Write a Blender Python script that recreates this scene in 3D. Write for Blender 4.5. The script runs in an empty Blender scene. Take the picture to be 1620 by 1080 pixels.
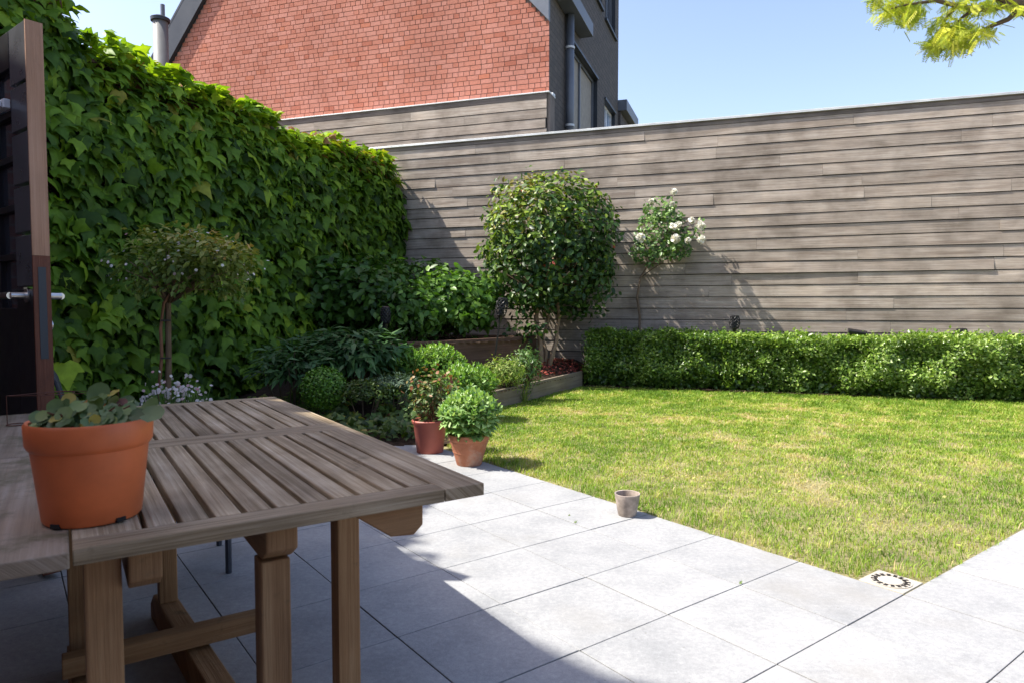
import bpy, math, random
import numpy as np
from mathutils import Vector
random.seed(7); RNG = np.random.default_rng(7)
scn = bpy.context.scene
COL = scn.collection
F, HOR, CAMZ = 1080.0, 488.0, 1.2
PITCH = math.atan((540-HOR)/F); CP, SP = math.cos(PITCH), math.sin(PITCH)
V = lambda *a: np.array(a, float)
UP = V(0, 0, 1)

# ------------------------------------------------------------------ survey of the photograph
def ray(x, y):
    u = (x-810)/F; v = (540-y)/F
    return V(u, CP+v*SP, -SP+v*CP)
def ground(x, y, z=0.0):
    d = ray(x, y); return d*((z-CAMZ)/d[2]) + V(0, 0, CAMZ)
def depth(x, y, Y):
    d = ray(x, y); return d*(Y/d[1]) + V(0, 0, CAMZ)
SL = .3444
FD = V(.9455, -.3256, 0)          # along the fence, to the right
FN = V(-.3256, -.9455, 0)         # out of the fence, to the garden
WN = V(.9455, -.3256, 0)          # out of the ivy wall, to the garden
WD = V(.3256, .9455, 0)           # along the ivy wall, away
def onplane(x, y, c):
    d = ray(x, y); return d*(c/(d[1]+SL*d[0])) + V(0, 0, CAMZ)
TH = math.radians(53.15); TS = .4703
GA = V(math.sin(TH), math.cos(TH), 0); GB = V(-math.cos(TH), math.sin(TH), 0); GO = V(.333, 3.008, 0)
LC = GO + 2*TS*GA - 2*TS*GB       # the corner of the lawn
ELEV = math.radians(52.7)
SUN = V(-math.cos(ELEV), .002, math.sin(ELEV))

# ------------------------------------------------------------------ noise
def vnoise(x, y, s=0):
    xi = np.floor(x).astype(np.int64); yi = np.floor(y).astype(np.int64)
    fx = x-xi; fy = y-yi; fx = fx*fx*(3-2*fx); fy = fy*fy*(3-2*fy)
    def h(a, b):
        n = (a*374761393 + b*668265263 + s*974711) & 0x7fffffff
        n = ((n ^ (n >> 13))*1274126177) & 0x7fffffff
        return ((n ^ (n >> 16)) & 0xffff)/65535.0
    return (h(xi, yi)*(1-fx)+h(xi+1, yi)*fx)*(1-fy)+(h(xi, yi+1)*(1-fx)+h(xi+1, yi+1)*fx)*fy
def fbm(x, y, s=0, o=3):
    x = np.asarray(x, float); y = np.asarray(y, float)
    t = 0; a = 1; w = 0
    for k in range(o):
        t = t + a*vnoise(x*2**k, y*2**k, s+k*17); w += a; a *= .5
    return t/w
def sstep(a, b, x):
    t = np.clip((x-a)/(b-a), 0, 1); return t*t*(3-2*t)

# ------------------------------------------------------------------ objects
def wloc(o):
    l = Vector((0, 0, 0))
    while o is not None: l += o.location; o = o.parent
    return V(*l)
def tag(o, label=None, cat=None, group=None, kind=None):
    if label: o['label'] = label
    if cat: o['category'] = cat
    if group: o['group'] = group
    if kind: o['kind'] = kind
    return o
def thing(name, loc, label, cat, group=None):
    o = bpy.data.objects.new(name, None); COL.objects.link(o)
    o.location = tuple(loc); o.empty_display_size = .1
    return tag(o, label, cat, group)
def copy_tree(o, parent=None):
    c = o.copy(); COL.objects.link(c); c.parent = parent
    for ch in list(o.children): copy_tree(ch, c)
    return c
def link(name, me, mat, parent=None, bevel=0, smooth=False, origin=None):
    o = bpy.data.objects.new(name, me); COL.objects.link(o)
    for m in (mat if isinstance(mat, (list, tuple)) else [mat]): me.materials.append(m)
    off = V(0, 0, 0)
    if parent is not None: o.parent = parent; off = wloc(parent)
    if origin is not None: o.location = tuple(V(*origin)-off); off = V(*origin)
    if np.abs(off).max() > 0:
        n = len(me.vertices); a = np.empty(n*3, np.float32); me.vertices.foreach_get('co', a)
        a = a.reshape(-1, 3)-off.astype(np.float32); me.vertices.foreach_set('co', a.ravel())
    me.update()
    if smooth: me.polygons.foreach_set('use_smooth', [True]*len(me.polygons))
    if bevel:
        b = o.modifiers.new('Bevel', 'BEVEL'); b.width = bevel; b.segments = 2; b.limit_method = 'ANGLE'; b.angle_limit = math.radians(40)
    return o

class MB:
    """collects boxes, boards, tubes and turned shapes into one mesh"""
    def __init__(s): s.v = []; s.f = []; s.uv = []; s.r = []; s.m = []
    def face(s, idx, uv, r, m=0): s.f.append(tuple(idx)); s.uv.append(uv); s.r.append(r); s.m.append(m)
    def add(s, pts):
        n = len(s.v); s.v += [tuple(p) for p in pts]; return n
    def box(s, o, ex, ey, ez, r=None, m=0):
        o, ex, ey, ez = [np.asarray(q, float) for q in (o, ex, ey, ez)]
        if r is None: r = random.random()
        n = s.add([o, o+ex, o+ex+ey, o+ey, o+ez, o+ex+ez, o+ex+ey+ez, o+ey+ez])
        L = [np.linalg.norm(q) for q in (ex, ey, ez)]
        k = int(np.argmax(L)); flip = np.dot(np.cross(ex, ey), ez) < 0
        C = [(0, 0, 0), (1, 0, 0), (1, 1, 0), (0, 1, 0), (0, 0, 1), (1, 0, 1), (1, 1, 1), (0, 1, 1)]
        a, b = r*37.3, r*11.7
        for q in ((3, 2, 1, 0), (4, 5, 6, 7), (0, 1, 5, 4), (1, 2, 6, 5), (2, 3, 7, 6), (3, 0, 4, 7)):
            if flip: q = q[::-1]
            oth = [i for i in range(3) if i != k]
            s.face([n+i for i in q], [(C[i][k]*L[k]+a, sum(C[i][j]*L[j] for j in oth)+b) for i in q], r, m)
        return s
    def bar(s, a, b, w, h, up=UP, r=None, m=0):
        """a beam from a to b, w wide, h high, centred on the line"""
        a, b = np.asarray(a, float), np.asarray(b, float); d = b-a; t = d/np.linalg.norm(d)
        sd = np.cross(t, up); sd /= np.linalg.norm(sd); u = np.cross(sd, t)
        return s.box(a-sd*w/2-u*h/2, d, sd*w, u*h, r, m)
    def tube(s, pts, rad, seg=8, r=None, m=0, cap=True):
        pts = [np.asarray(p, float) for p in pts]
        if r is None: r = random.random()
        if not hasattr(rad, '__len__'): rad = [rad]*len(pts)
        elif len(rad) != len(pts): rad = list(np.interp(np.linspace(0, 1, len(pts)), np.linspace(0, 1, len(rad)), rad))
        n0 = len(s.v); ref = V(.13, .27, .95)
        for i, p in enumerate(pts):
            t = pts[min(i+1, len(pts)-1)]-pts[max(i-1, 0)]; t = t/(np.linalg.norm(t)+1e-9)
            if abs(np.dot(t, ref)) > .97: ref = V(.9, .3, .1)
            a = np.cross(t, ref); a /= np.linalg.norm(a); b = np.cross(t, a)
            for k in range(seg):
                w = 2*math.pi*k/seg; s.v.append(tuple(p+rad[i]*(math.cos(w)*a+math.sin(w)*b)))
        L = 0
        for i in range(len(pts)-1):
            L2 = L+np.linalg.norm(pts[i+1]-pts[i])
            for k in range(seg):
                k2 = (k+1) % seg; A = n0+i*seg
                s.face((A+k, A+k2, A+seg+k2, A+seg+k), [(L, k*.02), (L, k*.02+.02), (L2, k*.02+.02), (L2, k*.02)], r, m)
            L = L2
        if cap:
            s.face([n0+k for k in range(seg)][::-1], [(0, 0)]*seg, r, m)
            A = n0+(len(pts)-1)*seg; s.face([A+k for k in range(seg)], [(0, 0)]*seg, r, m)
        return s
    def lathe(s, prof, c, seg=40, r=.5, m=0):
        c = np.asarray(c, float); n0 = len(s.v)
        for (R, z) in prof:
            for k in range(seg):
                w = 2*math.pi*k/seg; s.v.append((c[0]+R*math.cos(w), c[1]+R*math.sin(w), c[2]+z))
        for i in range(len(prof)-1):
            for k in range(seg):
                k2 = (k+1) % seg; A = n0+i*seg
                s.face((A+k, A+k2, A+seg+k2, A+seg+k), [(k/seg, prof[i][1]), ((k+1)/seg, prof[i][1]), ((k+1)/seg, prof[i+1][1]), (k/seg, prof[i+1][1])], r, m)
        return s
    def prism(s, poly, ext, r=.5, m=0):
        """a polygon (list of points) pushed along ext"""
        poly = [np.asarray(p, float) for p in poly]; ext = np.asarray(ext, float); k = len(poly)
        nrm = sum(np.cross(poly[i], poly[(i+1) % k]) for i in range(k))
        if np.dot(nrm, ext) > 0: poly = poly[::-1]
        n = s.add(poly); n2 = s.add([p+ext for p in poly])
        ax = poly[1]-poly[0]; ax = ax/np.linalg.norm(ax); ay = np.cross(ax, ext); ay = ay/np.linalg.norm(ay)
        U = [(np.dot(p, ax), np.dot(p, ay)) for p in poly]; E = np.linalg.norm(ext)
        s.face([n+i for i in range(k)], U, r, m); s.face([n2+i for i in range(k)][::-1], U[::-1], r, m)
        for i in range(k):
            j = (i+1) % k; l = np.linalg.norm(poly[j]-poly[i])
            s.face((n+j, n+i, n2+i, n2+j), [(0, 0), (l, 0), (l, E), (0, E)], r, m)
        return s
    def mesh(s, name):
        me = bpy.data.meshes.new(name); me.from_pydata(s.v, [], s.f)
        l = me.uv_layers.new(name='UVMap'); l.data.foreach_set('uv', np.array([c for f in s.uv for c in f], np.float32).ravel())
        a = me.attributes.new('rnd', 'FLOAT', 'FACE'); a.data.foreach_set('value', np.array(s.r, np.float32))
        me.polygons.foreach_set('material_index', np.array(s.m, np.int32))
        return me
    def build(s, name, mat, parent=None, bevel=0, smooth=False, origin=None):
        return link(name, s.mesh(name), mat, parent, bevel, smooth, origin)

def arrays_mesh(name, verts, tris, rnd):
    """verts (N,3), tris (M,3), rnd per face"""
    me = bpy.data.meshes.new(name); n = len(verts); m = len(tris)
    me.vertices.add(n); me.vertices.foreach_set('co', np.asarray(verts, np.float32).ravel())
    me.loops.add(m*3); me.loops.foreach_set('vertex_index', np.asarray(tris, np.int32).ravel())
    me.polygons.add(m); me.polygons.foreach_set('loop_start', np.arange(0, m*3, 3, dtype=np.int32))
    a = me.attributes.new('rnd', 'FLOAT', 'FACE'); a.data.foreach_set('value', np.asarray(rnd, np.float32))
    me.update(calc_edges=True); me.validate()
    return me

# ------------------------------------------------------------------ leaf shapes (x across, y towards the tip, z out of the face)
def T(v, f): return np.array(v, float), np.array(f, int)
OVATE = T([(0, 0, 0), (-.24, .3, .05), (0, .33, -.02), (.24, .3, .05), (-.2, .66, .04), (0, .68, -.03), (.2, .66, .04), (0, 1, -.1)],
          [(0, 2, 1), (0, 3, 2), (1, 2, 5), (1, 5, 4), (2, 3, 6), (2, 6, 5), (4, 5, 7), (5, 6, 7)])
SMALL = T([(0, 0, 0), (-.24, .5, .06), (0, 1, -.03), (.24, .5, .06)], [(0, 3, 2), (0, 2, 1)])
LANCE = T([(0, 0, 0), (-.09, .4, .03), (0, .42, 0), (.09, .4, .03), (0, 1, -.16)], [(0, 2, 1), (0, 3, 2), (1, 2, 4), (2, 3, 4)])
BLADE = T([(-.03, 0, 0), (.03, 0, 0), (-.022, .55, -.03), (.022, .55, -.03), (0, 1, -.15)], [(0, 1, 3), (0, 3, 2), (2, 3, 4)])
IVY = T([(0, .32, .09), (0, .04, 0), (-.22, -.06, -.02), (-.46, .1, -.03), (-.6, .42, -.1), (-.36, .44, .02), (-.27, .58, 0), (-.13, .8, -.03), (0, 1.08, -.14),
         (.13, .8, -.03), (.27, .58, 0), (.36, .44, .02), (.6, .42, -.1), (.46, .1, -.03), (.22, -.06, -.02)],
        [(0, i+1, i) for i in range(1, 14)] + [(0, 1, 14)])
_r = [(math.sin(w)*.5, .5-math.cos(w)*.5, .05+.03*((k % 2)*2-1)) for k, w in enumerate(np.linspace(.35, 2*math.pi-.35, 11))]
ROUND = T([(0, .42, -.03), (0, .2, -.02)] + _r, [(0, i, i+1) for i in range(2, 12)] + [(0, 1, 2), (0, 12, 1)])
_v, _f = [], []
for k in range(9):
    y = .12+.1*k; L = .26*(1-.45*abs(k-3.5)/5)
    for sd in (-1, 1):
        n = len(_v); _v += [(0, y, 0), (sd*L*.5, y+.07, .02), (sd*L, y+.1, -.03), (sd*L*.5, y-.005, .02)]
        _f += [(n, n+3, n+2), (n, n+2, n+1)] if sd > 0 else [(n, n+2, n+3), (n, n+1, n+2)]
n = len(_v); _v += [(-.008, 0, 0), (.008, 0, 0), (0, 1.05, 0)]; _f += [(n, n+1, n+2)]
PINNATE = T(_v, _f)
_v, _f = [(0, 0, .12)], []
for k in range(10):
    w = 2*math.pi*k/10; _v.append((math.cos(w)*(.5 if k % 2 else .42), math.sin(w)*(.5 if k % 2 else .42), 0))
_f = [(0, 1+k, 1+(k+1) % 10) for k in range(10)]
FLOWER = T(_v, _f)

def unit(a): return a/(np.linalg.norm(a, axis=-1, keepdims=True)+1e-9)
def leaf_mesh(name, P, N, D, S, tpl, rnd, width=None):
    """P leaf bases, N faces look along, D tips point along, S sizes"""
    tv, tf = tpl; k = len(P)
    D = unit(D - N*np.sum(D*N, 1, keepdims=True)); R = np.cross(D, N)
    w = np.ones(k) if width is None else width
    vv = (P[:, None] + S[:, None, None]*((tv[None, :, 0:1]*w[:, None, None])*R[:, None] + tv[None, :, 1:2]*D[:, None] + tv[None, :, 2:3]*N[:, None]))
    ff = tf[None]+(np.arange(k)*len(tv))[:, None, None]
    return vv.reshape(-1, 3), ff.reshape(-1, 3), np.repeat(rnd, len(tf))
def leaves(name, P, N, D, S, tpl, rnd, mat, parent=None, width=None, smooth=False):
    v, f, r = leaf_mesh(name, P, unit(N), D, S, tpl, rnd, width)
    return link(name, arrays_mesh(name, v, f, r), mat, parent, smooth=smooth)
def rdirs(n): return unit(RNG.normal(size=(n, 3)))
def crown_points(n, c, rad, p=2.0, shell=.35, lump=.18, freq=2.2, zmin=-1.0, seed=0):
    """points in a lumpy rounded body, denser towards its skin; returns places and outward directions"""
    c = np.asarray(c, float); rad = np.asarray(rad, float)
    d = rdirs(int(n*2.2)); d = d[d[:, 2] > zmin][:n]
    s = (np.abs(d)**p).sum(1)**(-1/p)
    w = np.arctan2(d[:, 1], d[:, 0])
    lm = 1+lump*(2*fbm(w*freq+seed*3.1+9, d[:, 2]*freq*1.6+5, seed)-1)*1.6
    t = 1-shell*np.abs(RNG.normal(size=len(d)))*.8
    t = np.clip(t, .1, 1.04)
    return c + d*(s*lm*t)[:, None]*rad, unit(d/rad), t

# ------------------------------------------------------------------ materials
def new_mat(name):
    m = bpy.data.materials.new(name); m.use_nodes = True; nt = m.node_tree
    return m, nt, nt.nodes['Principled BSDF'], nt.nodes['Material Output']
def nd(nt, t, **kw):
    n = nt.nodes.new(t)
    for k, v in kw.items():
        if k in n.inputs: n.inputs[k].default_value = v
        else: setattr(n, k, v)
    return n
def ramp(nt, fac, stops):
    n = nt.nodes.new('ShaderNodeValToRGB'); e = n.color_ramp.elements
    while len(e) < len(stops): e.new(.5)
    for q, (p, c) in zip(e, stops): q.position = p; q.color = (*c, 1) if len(c) == 3 else c
    nt.links.new(fac, n.inputs[0]); return n.outputs[0]
def mixc(nt, fac, a, b, mode='MIX'):
    n = nt.nodes.new('ShaderNodeMix'); n.data_type = 'RGBA'; n.blend_type = mode
    for s, q in ((n.inputs[0], fac), (n.inputs[6], a), (n.inputs[7], b)):
        if hasattr(q, 'links') or hasattr(q, 'is_linked'): nt.links.new(q, s)
        else: s.default_value = q if not isinstance(q, tuple) else ((*q, 1) if len(q) == 3 else q)
    return n.outputs[2]
def noise(nt, vec, scale, detail=4, rough=.55, stretch=None):
    if stretch:
        mp = nd(nt, 'ShaderNodeMapping'); mp.inputs['Scale'].default_value = stretch; nt.links.new(vec, mp.inputs[0]); vec = mp.outputs[0]
    n = nd(nt, 'ShaderNodeTexNoise', Scale=scale, Detail=detail, Roughness=rough); nt.links.new(vec, n.inputs['Vector']); return n.outputs['Fac']
def coord(nt, w='Object'): return nt.nodes.new('ShaderNodeTexCoord').outputs[w]
def rndattr(nt): return nd(nt, 'ShaderNodeAttribute', attribute_name='rnd').outputs['Fac']
def math_(nt, op, a, b, clamp=False):
    n = nt.nodes.new('ShaderNodeMath'); n.operation = op; n.use_clamp = clamp
    for s, q in ((n.inputs[0], a), (n.inputs[1], b)):
        if hasattr(q, 'is_linked'): nt.links.new(q, s)
        else: s.default_value = q
    return n.outputs[0]
def bump(nt, bsdf, h, dist, strength=1.0):
    b = nd(nt, 'ShaderNodeBump', Strength=strength, Distance=dist); nt.links.new(h, b.inputs['Height']); nt.links.new(b.outputs[0], bsdf.inputs['Normal'])
def leaf_mat(name, stops, rough=.45, trans=.3, spec=.5, tint=(1.25, 1.35, .45)):
    m, nt, b, out = new_mat(name)
    c = ramp(nt, rndattr(nt), stops)
    nz = noise(nt, coord(nt), 14, 3)
    c = mixc(nt, .8, c, ramp(nt, nz, [(.3, (.72, .74, .7)), (.7, (1.25, 1.22, 1.2))]), 'MULTIPLY')
    nt.links.new(c, b.inputs['Base Color']); b.inputs['Roughness'].default_value = rough; b.inputs['Specular IOR Level'].default_value = spec
    t = nt.nodes.new('ShaderNodeBsdfTranslucent'); nt.links.new(mixc(nt, 1.0, c, (*tint, 1), 'MULTIPLY'), t.inputs[0])
    mx = nd(nt, 'ShaderNodeMixShader', Fac=trans); nt.links.new(b.outputs[0], mx.inputs[1]); nt.links.new(t.outputs[0], mx.inputs[2])
    nt.links.new(mx.outputs[0], out.inputs[0]); return m
def wood_mat(name, stops, rough=.8, grain=(1.4, 60, 1), bumpd=.0012, blotch=.5, var=(.75, 1.2), moss=None, spec=.25, streak=None):
    m, nt, b, out = new_mat(name); uv = coord(nt, 'UV')
    g = noise(nt, uv, 1.0, 6, .65, (grain[0], grain[1], 1)); g2 = noise(nt, uv, 1.0, 5, .6, (2.2, 9, 1))
    c = ramp(nt, math_(nt, 'ADD', math_(nt, 'MULTIPLY', g, .62), math_(nt, 'MULTIPLY', g2, .38)), stops)
    bl = noise(nt, coord(nt), 2.3, 4)
    c = mixc(nt, blotch, c, ramp(nt, bl, [(.3, (.62, .6, .58)), (.5, (1, 1, 1)), (.72, (1.3, 1.27, 1.24))]), 'MULTIPLY')
    c = mixc(nt, 1.0, c, ramp(nt, rndattr(nt), [(0, (var[0],)*3), (1, (var[1],)*3)]), 'MULTIPLY')
    if streak:
        sf = ramp(nt, noise(nt, uv, 1.0, 5, .6, (1.1, 12, 1)), [(.5, (0, 0, 0)), (.68, (.75, .75, .75))])
        sl = ramp(nt, noise(nt, coord(nt), .55, 3), [(.4, (.25,)*3), (.62, (1, 1, 1))])
        c = mixc(nt, math_(nt, 'MULTIPLY', sf, sl), c, streak)
    if moss:
        mf = ramp(nt, noise(nt, coord(nt), 5.0, 6, .7), [(moss[0], (0, 0, 0)), (moss[0]+.14, (1, 1, 1))])
        c = mixc(nt, mf, c, moss[1])
    nt.links.new(c, b.inputs['Base Color']); b.inputs['Roughness'].default_value = rough; b.inputs['Specular IOR Level'].default_value = spec
    bump(nt, b, g, bumpd*8, .5); return m
def plain(name, col, rough=.5, metal=0, spec=.5, var=.12, scale=9, bumpd=0, coat=0):
    m, nt, b, out = new_mat(name)
    n = noise(nt, coord(nt), scale, 5)
    lo = tuple(c*(1-var*1.6) for c in col); hi = tuple(c*(1+var*1.6) for c in col)
    nt.links.new(ramp(nt, n, [(.3, lo), (.7, hi)]), b.inputs['Base Color'])
    b.inputs['Metallic'].default_value = metal; b.inputs['Specular IOR Level'].default_value = spec; b.inputs['Coat Weight'].default_value = coat
    nt.links.new(ramp(nt, n, [(.3, (rough*.85,)*3), (.7, (min(1, rough*1.15),)*3)]), b.inputs['Roughness'])
    if bumpd: bump(nt, b, noise(nt, coord(nt), scale*8, 4), bumpd, .6)
    return m

def m_paver():
    m, nt, b, out = new_mat('paver stone'); oc = coord(nt)
    base = ramp(nt, rndattr(nt), [(0, (.325, .331, .333)), (.5, (.34, .346, .347)), (1, (.355, .36, .36))])
    n1 = noise(nt, oc, 3.2, 6, .65); n2 = noise(nt, oc, 46, 5, .7); n3 = noise(nt, oc, 230, 2, .5)
    c = mixc(nt, .75, base, ramp(nt, n1, [(.3, (.74, .755, .77)), (.52, (1, 1, 1)), (.75, (1.17, 1.16, 1.15))]), 'MULTIPLY')
    c = mixc(nt, .9, c, ramp(nt, n2, [(.3, (.82, .82, .83)), (.55, (1, 1, 1)), (.72, (1.2, 1.2, 1.18))]), 'MULTIPLY')
    c = mixc(nt, .45, c, ramp(nt, n3, [(.3, (.75, .75, .76)), (.7, (1.2, 1.2, 1.2))]), 'MULTIPLY')
    st = ramp(nt, noise(nt, oc, 1.1, 5, .6), [(.54, (0, 0, 0)), (.74, (.8, .8, .8))])
    c = mixc(nt, st, c, (.255, .25, .235))
    sp = nt.nodes.new('ShaderNodeTexVoronoi'); sp.inputs['Scale'].default_value = 11; nt.links.new(oc, sp.inputs['Vector'])
    c = mixc(nt, ramp(nt, sp.outputs['Distance'], [(.0, (.75,)*3), (.03, (.5,)*3), (.045, (0, 0, 0))]), c, (.13, .12, .1))
    nt.links.new(c, b.inputs['Base Color']); b.inputs['Roughness'].default_value = .72; b.inputs['Specular IOR Level'].default_value = .3
    bump(nt, b, n2, .004, .35); return m
def m_soil(name, a, bcol, scale=16):
    m, nt, b, out = new_mat(name); oc = coord(nt)
    n = noise(nt, oc, scale, 7, .75); n2 = noise(nt, oc, 1.7, 4)
    c = ramp(nt, n, [(.3, a), (.7, bcol)]); c = mixc(nt, .7, c, ramp(nt, n2, [(.3, (.7, .7, .7)), (.7, (1.3, 1.25, 1.2))]), 'MULTIPLY')
    nt.links.new(c, b.inputs['Base Color']); b.inputs['Roughness'].default_value = .95; b.inputs['Specular IOR Level'].default_value = .1
    bump(nt, b, n, .03, .9); return m
def m_brick(name, stops, mortar=False):
    m, nt, b, out = new_mat(name); oc = coord(nt)
    c = ramp(nt, rndattr(nt), stops); n = noise(nt, oc, 30, 5, .7); n2 = noise(nt, oc, .8, 4)
    c = mixc(nt, .8, c, ramp(nt, n, [(.3, (.8, .8, .8)), (.7, (1.18, 1.16, 1.16))]), 'MULTIPLY')
    c = mixc(nt, .6, c, ramp(nt, n2, [(.35, (.78, .76, .76)), (.65, (1.1, 1.12, 1.14))]), 'MULTIPLY')
    nt.links.new(c, b.inputs['Base Color']); b.inputs['Roughness'].default_value = .85; b.inputs['Specular IOR Level'].default_value = .2
    bump(nt, b, n, .006, .5); return m
def m_brick_tex(name, c1, c2, mor, bw=.22, bh=.104):
    m, nt, b, out = new_mat(name); uv = coord(nt, 'UV')
    t = nt.nodes.new('ShaderNodeTexBrick'); nt.links.new(uv, t.inputs['Vector'])
    for k, v in dict(Color1=(*c1, 1), Color2=(*c2, 1), Mortar=(*mor, 1)).items(): t.inputs[k].default_value = v
    t.inputs['Scale'].default_value = 1; t.inputs['Mortar Size'].default_value = .006; t.inputs['Brick Width'].default_value = bw; t.inputs['Row Height'].default_value = bh
    n = noise(nt, uv, 40, 4)
    c = mixc(nt, .7, t.outputs['Color'], ramp(nt, n, [(.3, (.75, .75, .75)), (.7, (1.2, 1.2, 1.2))]), 'MULTIPLY')
    nt.links.new(c, b.inputs['Base Color']); b.inputs['Roughness'].default_value = .85
    inv = math_(nt, 'SUBTRACT', 1.0, t.outputs['Fac']); bump(nt, b, inv, .008, .8); return m
def m_glass(name, col, rough=.06):
    m, nt, b, out = new_mat(name)
    nt.links.new(ramp(nt, noise(nt, coord(nt), 1.5, 3), [(.3, tuple(c*.8 for c in col)), (.7, tuple(c*1.2 for c in col))]), b.inputs['Base Color'])
    b.inputs['Roughness'].default_value = rough; b.inputs['Specular IOR Level'].default_value = .9; b.inputs['Coat Weight'].default_value = .6
    return m
def m_terracotta():
    m, nt, b, out = new_mat('weathered terracotta'); oc = coord(nt)
    n = noise(nt, oc, 14, 6, .65); n2 = noise(nt, oc, 5, 5, .7)
    c = ramp(nt, n, [(.3, (.36, .125, .06)), (.7, (.5, .2, .105))])
    c = mixc(nt, ramp(nt, n2, [(.5, (0, 0, 0)), (.68, (.75, .75, .75))]), c, (.5, .34, .25))
    nt.links.new(c, b.inputs['Base Color']); b.inputs['Roughness'].default_value = .8; bump(nt, b, n, .004, .5); return m

MAT = {}
MAT['paver'] = m_paver()
MAT['joint'] = m_soil('joint sand', (.05, .042, .035), (.12, .105, .085), 60)
MAT['soil'] = m_soil('dark bed soil', (.018, .012, .008), (.075, .05, .034), 18)
MAT['lawnsoil'] = m_soil('lawn earth', (.2, .19, .09), (.4, .36, .19), 22)
MAT['field'] = m_soil('far ground', (.09, .09, .05), (.16, .15, .09), 3)
MAT['fence'] = wood_mat('silvered cladding', [(.3, (.18, .145, .112)), (.48, (.325, .275, .226)), (.68, (.47, .415, .355))], .82, (.9, 75, 1), .0012, .8, (.8, 1.12), None, .2, (.17, .13, .1))
MAT['fencedark'] = wood_mat('dark weathered cladding', [(.3, (.12, .098, .082)), (.5, (.22, .185, .16)), (.72, (.34, .3, .27))], .82, (.9, 60, 1), .0012, .75, (.65, 1.2))
MAT['batten'] = plain('dark backing', (.03, .026, .022), .9)
MAT['table'] = wood_mat('weathered teak top', [(.3, (.13, .093, .048)), (.46, (.31, .235, .143)), (.58, (.47, .38, .26)), (.74, (.68, .6, .46))], .7, (1.6, 85, 1), .0014, .85, (.75, 1.2), (.62, (.13, .1, .055)), .3, (.16, .115, .075))
MAT['tableleg'] = wood_mat('brown teak legs', [(.28, (.17, .085, .035)), (.5, (.31, .175, .08)), (.75, (.46, .3, .155))], .7, (1.5, 50, 1), .0012, .8, (.8, 1.1), (.6, (.09, .07, .035)), .35)
MAT['tableedge'] = wood_mat('mossy teak leaf', [(.28, (.13, .1, .07)), (.5, (.24, .19, .14)), (.75, (.36, .31, .26))], .7, (1.4, 45, 1), .0012, .8, (.85, 1.05), (.52, (.12, .105, .06)))
MAT['doorwood'] = wood_mat('bare door edge', [(.28, (.27, .145, .085)), (.5, (.4, .235, .155)), (.75, (.5, .32, .23))], .7, (1.4, 70, 1), .001, .4, (.95, 1.05))
MAT['doorred'] = wood_mat('worn red brown door edge', [(.28, (.06, .022, .014)), (.5, (.14, .05, .03)), (.75, (.22, .09, .055))], .55, (1.2, 40, 1), .001, .9, (.95, 1.05), (.55, (.035, .03, .028)))
MAT['black'] = plain('black paint', (.014, .015, .018), .42, 0, .4)
MAT['doorgrey'] = plain('dark grey panel', (.075, .078, .085), .3, 0, .6)
MAT['blacktorch'] = plain('black plastic', (.012, .012, .014), .35, 0, .5)
MAT['steel'] = plain('brushed steel', (.55, .54, .52), .3, 1)
MAT['zinc'] = plain('grey zinc', (.15, .165, .19), .5, .3, .4, .1, 3)
MAT['zincdark'] = plain('dark grey zinc', (.042, .05, .062), .5, .3, .4, .1, 3)
MAT['flue'] = plain('stainless flue', (.17, .17, .165), .6, .0, .4, .08, 3)
MAT['coping'] = plain('light metal coping', (.62, .63, .62), .45, .2, .4, .1, 4)
MAT['brick'] = m_brick('red facing brick', [(0, (.4, .135, .085)), (.12, (.47, .185, .125)), (.7, (.5, .215, .155)), (.93, (.53, .235, .175)), (1, (.48, .17, .1))])
MAT['mortar'] = plain('grey mortar', (.22, .17, .15), .9, 0, .1, .15, 12)
MAT['darkbrick'] = m_brick_tex('dark brown brick', (.105, .088, .078), (.075, .066, .06), (.05, .046, .042))
MAT['wallbrick'] = m_brick_tex('old garden brick', (.2, .07, .045), (.14, .05, .035), (.16, .14, .12), .22, .075)
MAT['wallcap'] = plain('brown coping tile', (.1, .065, .055), .7)
MAT['glass'] = m_glass('window glass', (.42, .55, .75))  # light blue base colour paints the sky's reflection into the pane
MAT['doorglass'] = m_glass('door glass', (.035, .04, .05), .12)
MAT['blind'] = plain('beige blind', (.3, .27, .23), .8)
MAT['white'] = plain('white frame', (.75, .76, .78), .4)
MAT['cream'] = plain('cream drain', (.43, .4, .34), .6, 0, .4, .06, 20)
MAT['hole'] = plain('dark opening', (.015, .013, .012), .9)
MAT['potorange'] = plain('orange plastic', (.62, .155, .052), .45, 0, .35, .13, 7)
MAT['potred'] = plain('dusty red plastic', (.4, .115, .085), .5, 0, .35, .08, 7)
MAT['terracotta'] = m_terracotta()
MAT['potgrey'] = plain('stained grey pot', (.34, .285, .245), .8, 0, .3, .28, 16, .002)
MAT['copper'] = plain('rusty copper wire', (.1, .035, .022), .6, .4)
MAT['chair'] = plain('blue grey resin', (.035, .04, .055), .4)
MAT['bark'] = wood_mat('brown bark', [(.28, (.06, .042, .028)), (.5, (.14, .1, .07)), (.75, (.23, .175, .125))], .9, (6, 40, 1), .003, .6)
MAT['barkdark'] = plain('dark bark', (.03, .024, .018), .9)
MAT['barkpale'] = wood_mat('pale bark', [(.28, (.13, .085, .05)), (.5, (.24, .165, .105)), (.75, (.34, .26, .18))], .85, (5, 40, 1), .003, .5)
MAT['barkred'] = wood_mat('reddish stem', [(.28, (.13, .06, .035)), (.5, (.22, .11, .065)), (.75, (.3, .17, .11))], .8, (5, 40, 1), .002, .4)
MAT['edging'] = wood_mat('pale edging board', [(.28, (.14, .11, .08)), (.5, (.22, .18, .135)), (.75, (.32, .27, .21))], .85, (1, 40, 1), .0015, .6)
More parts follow.
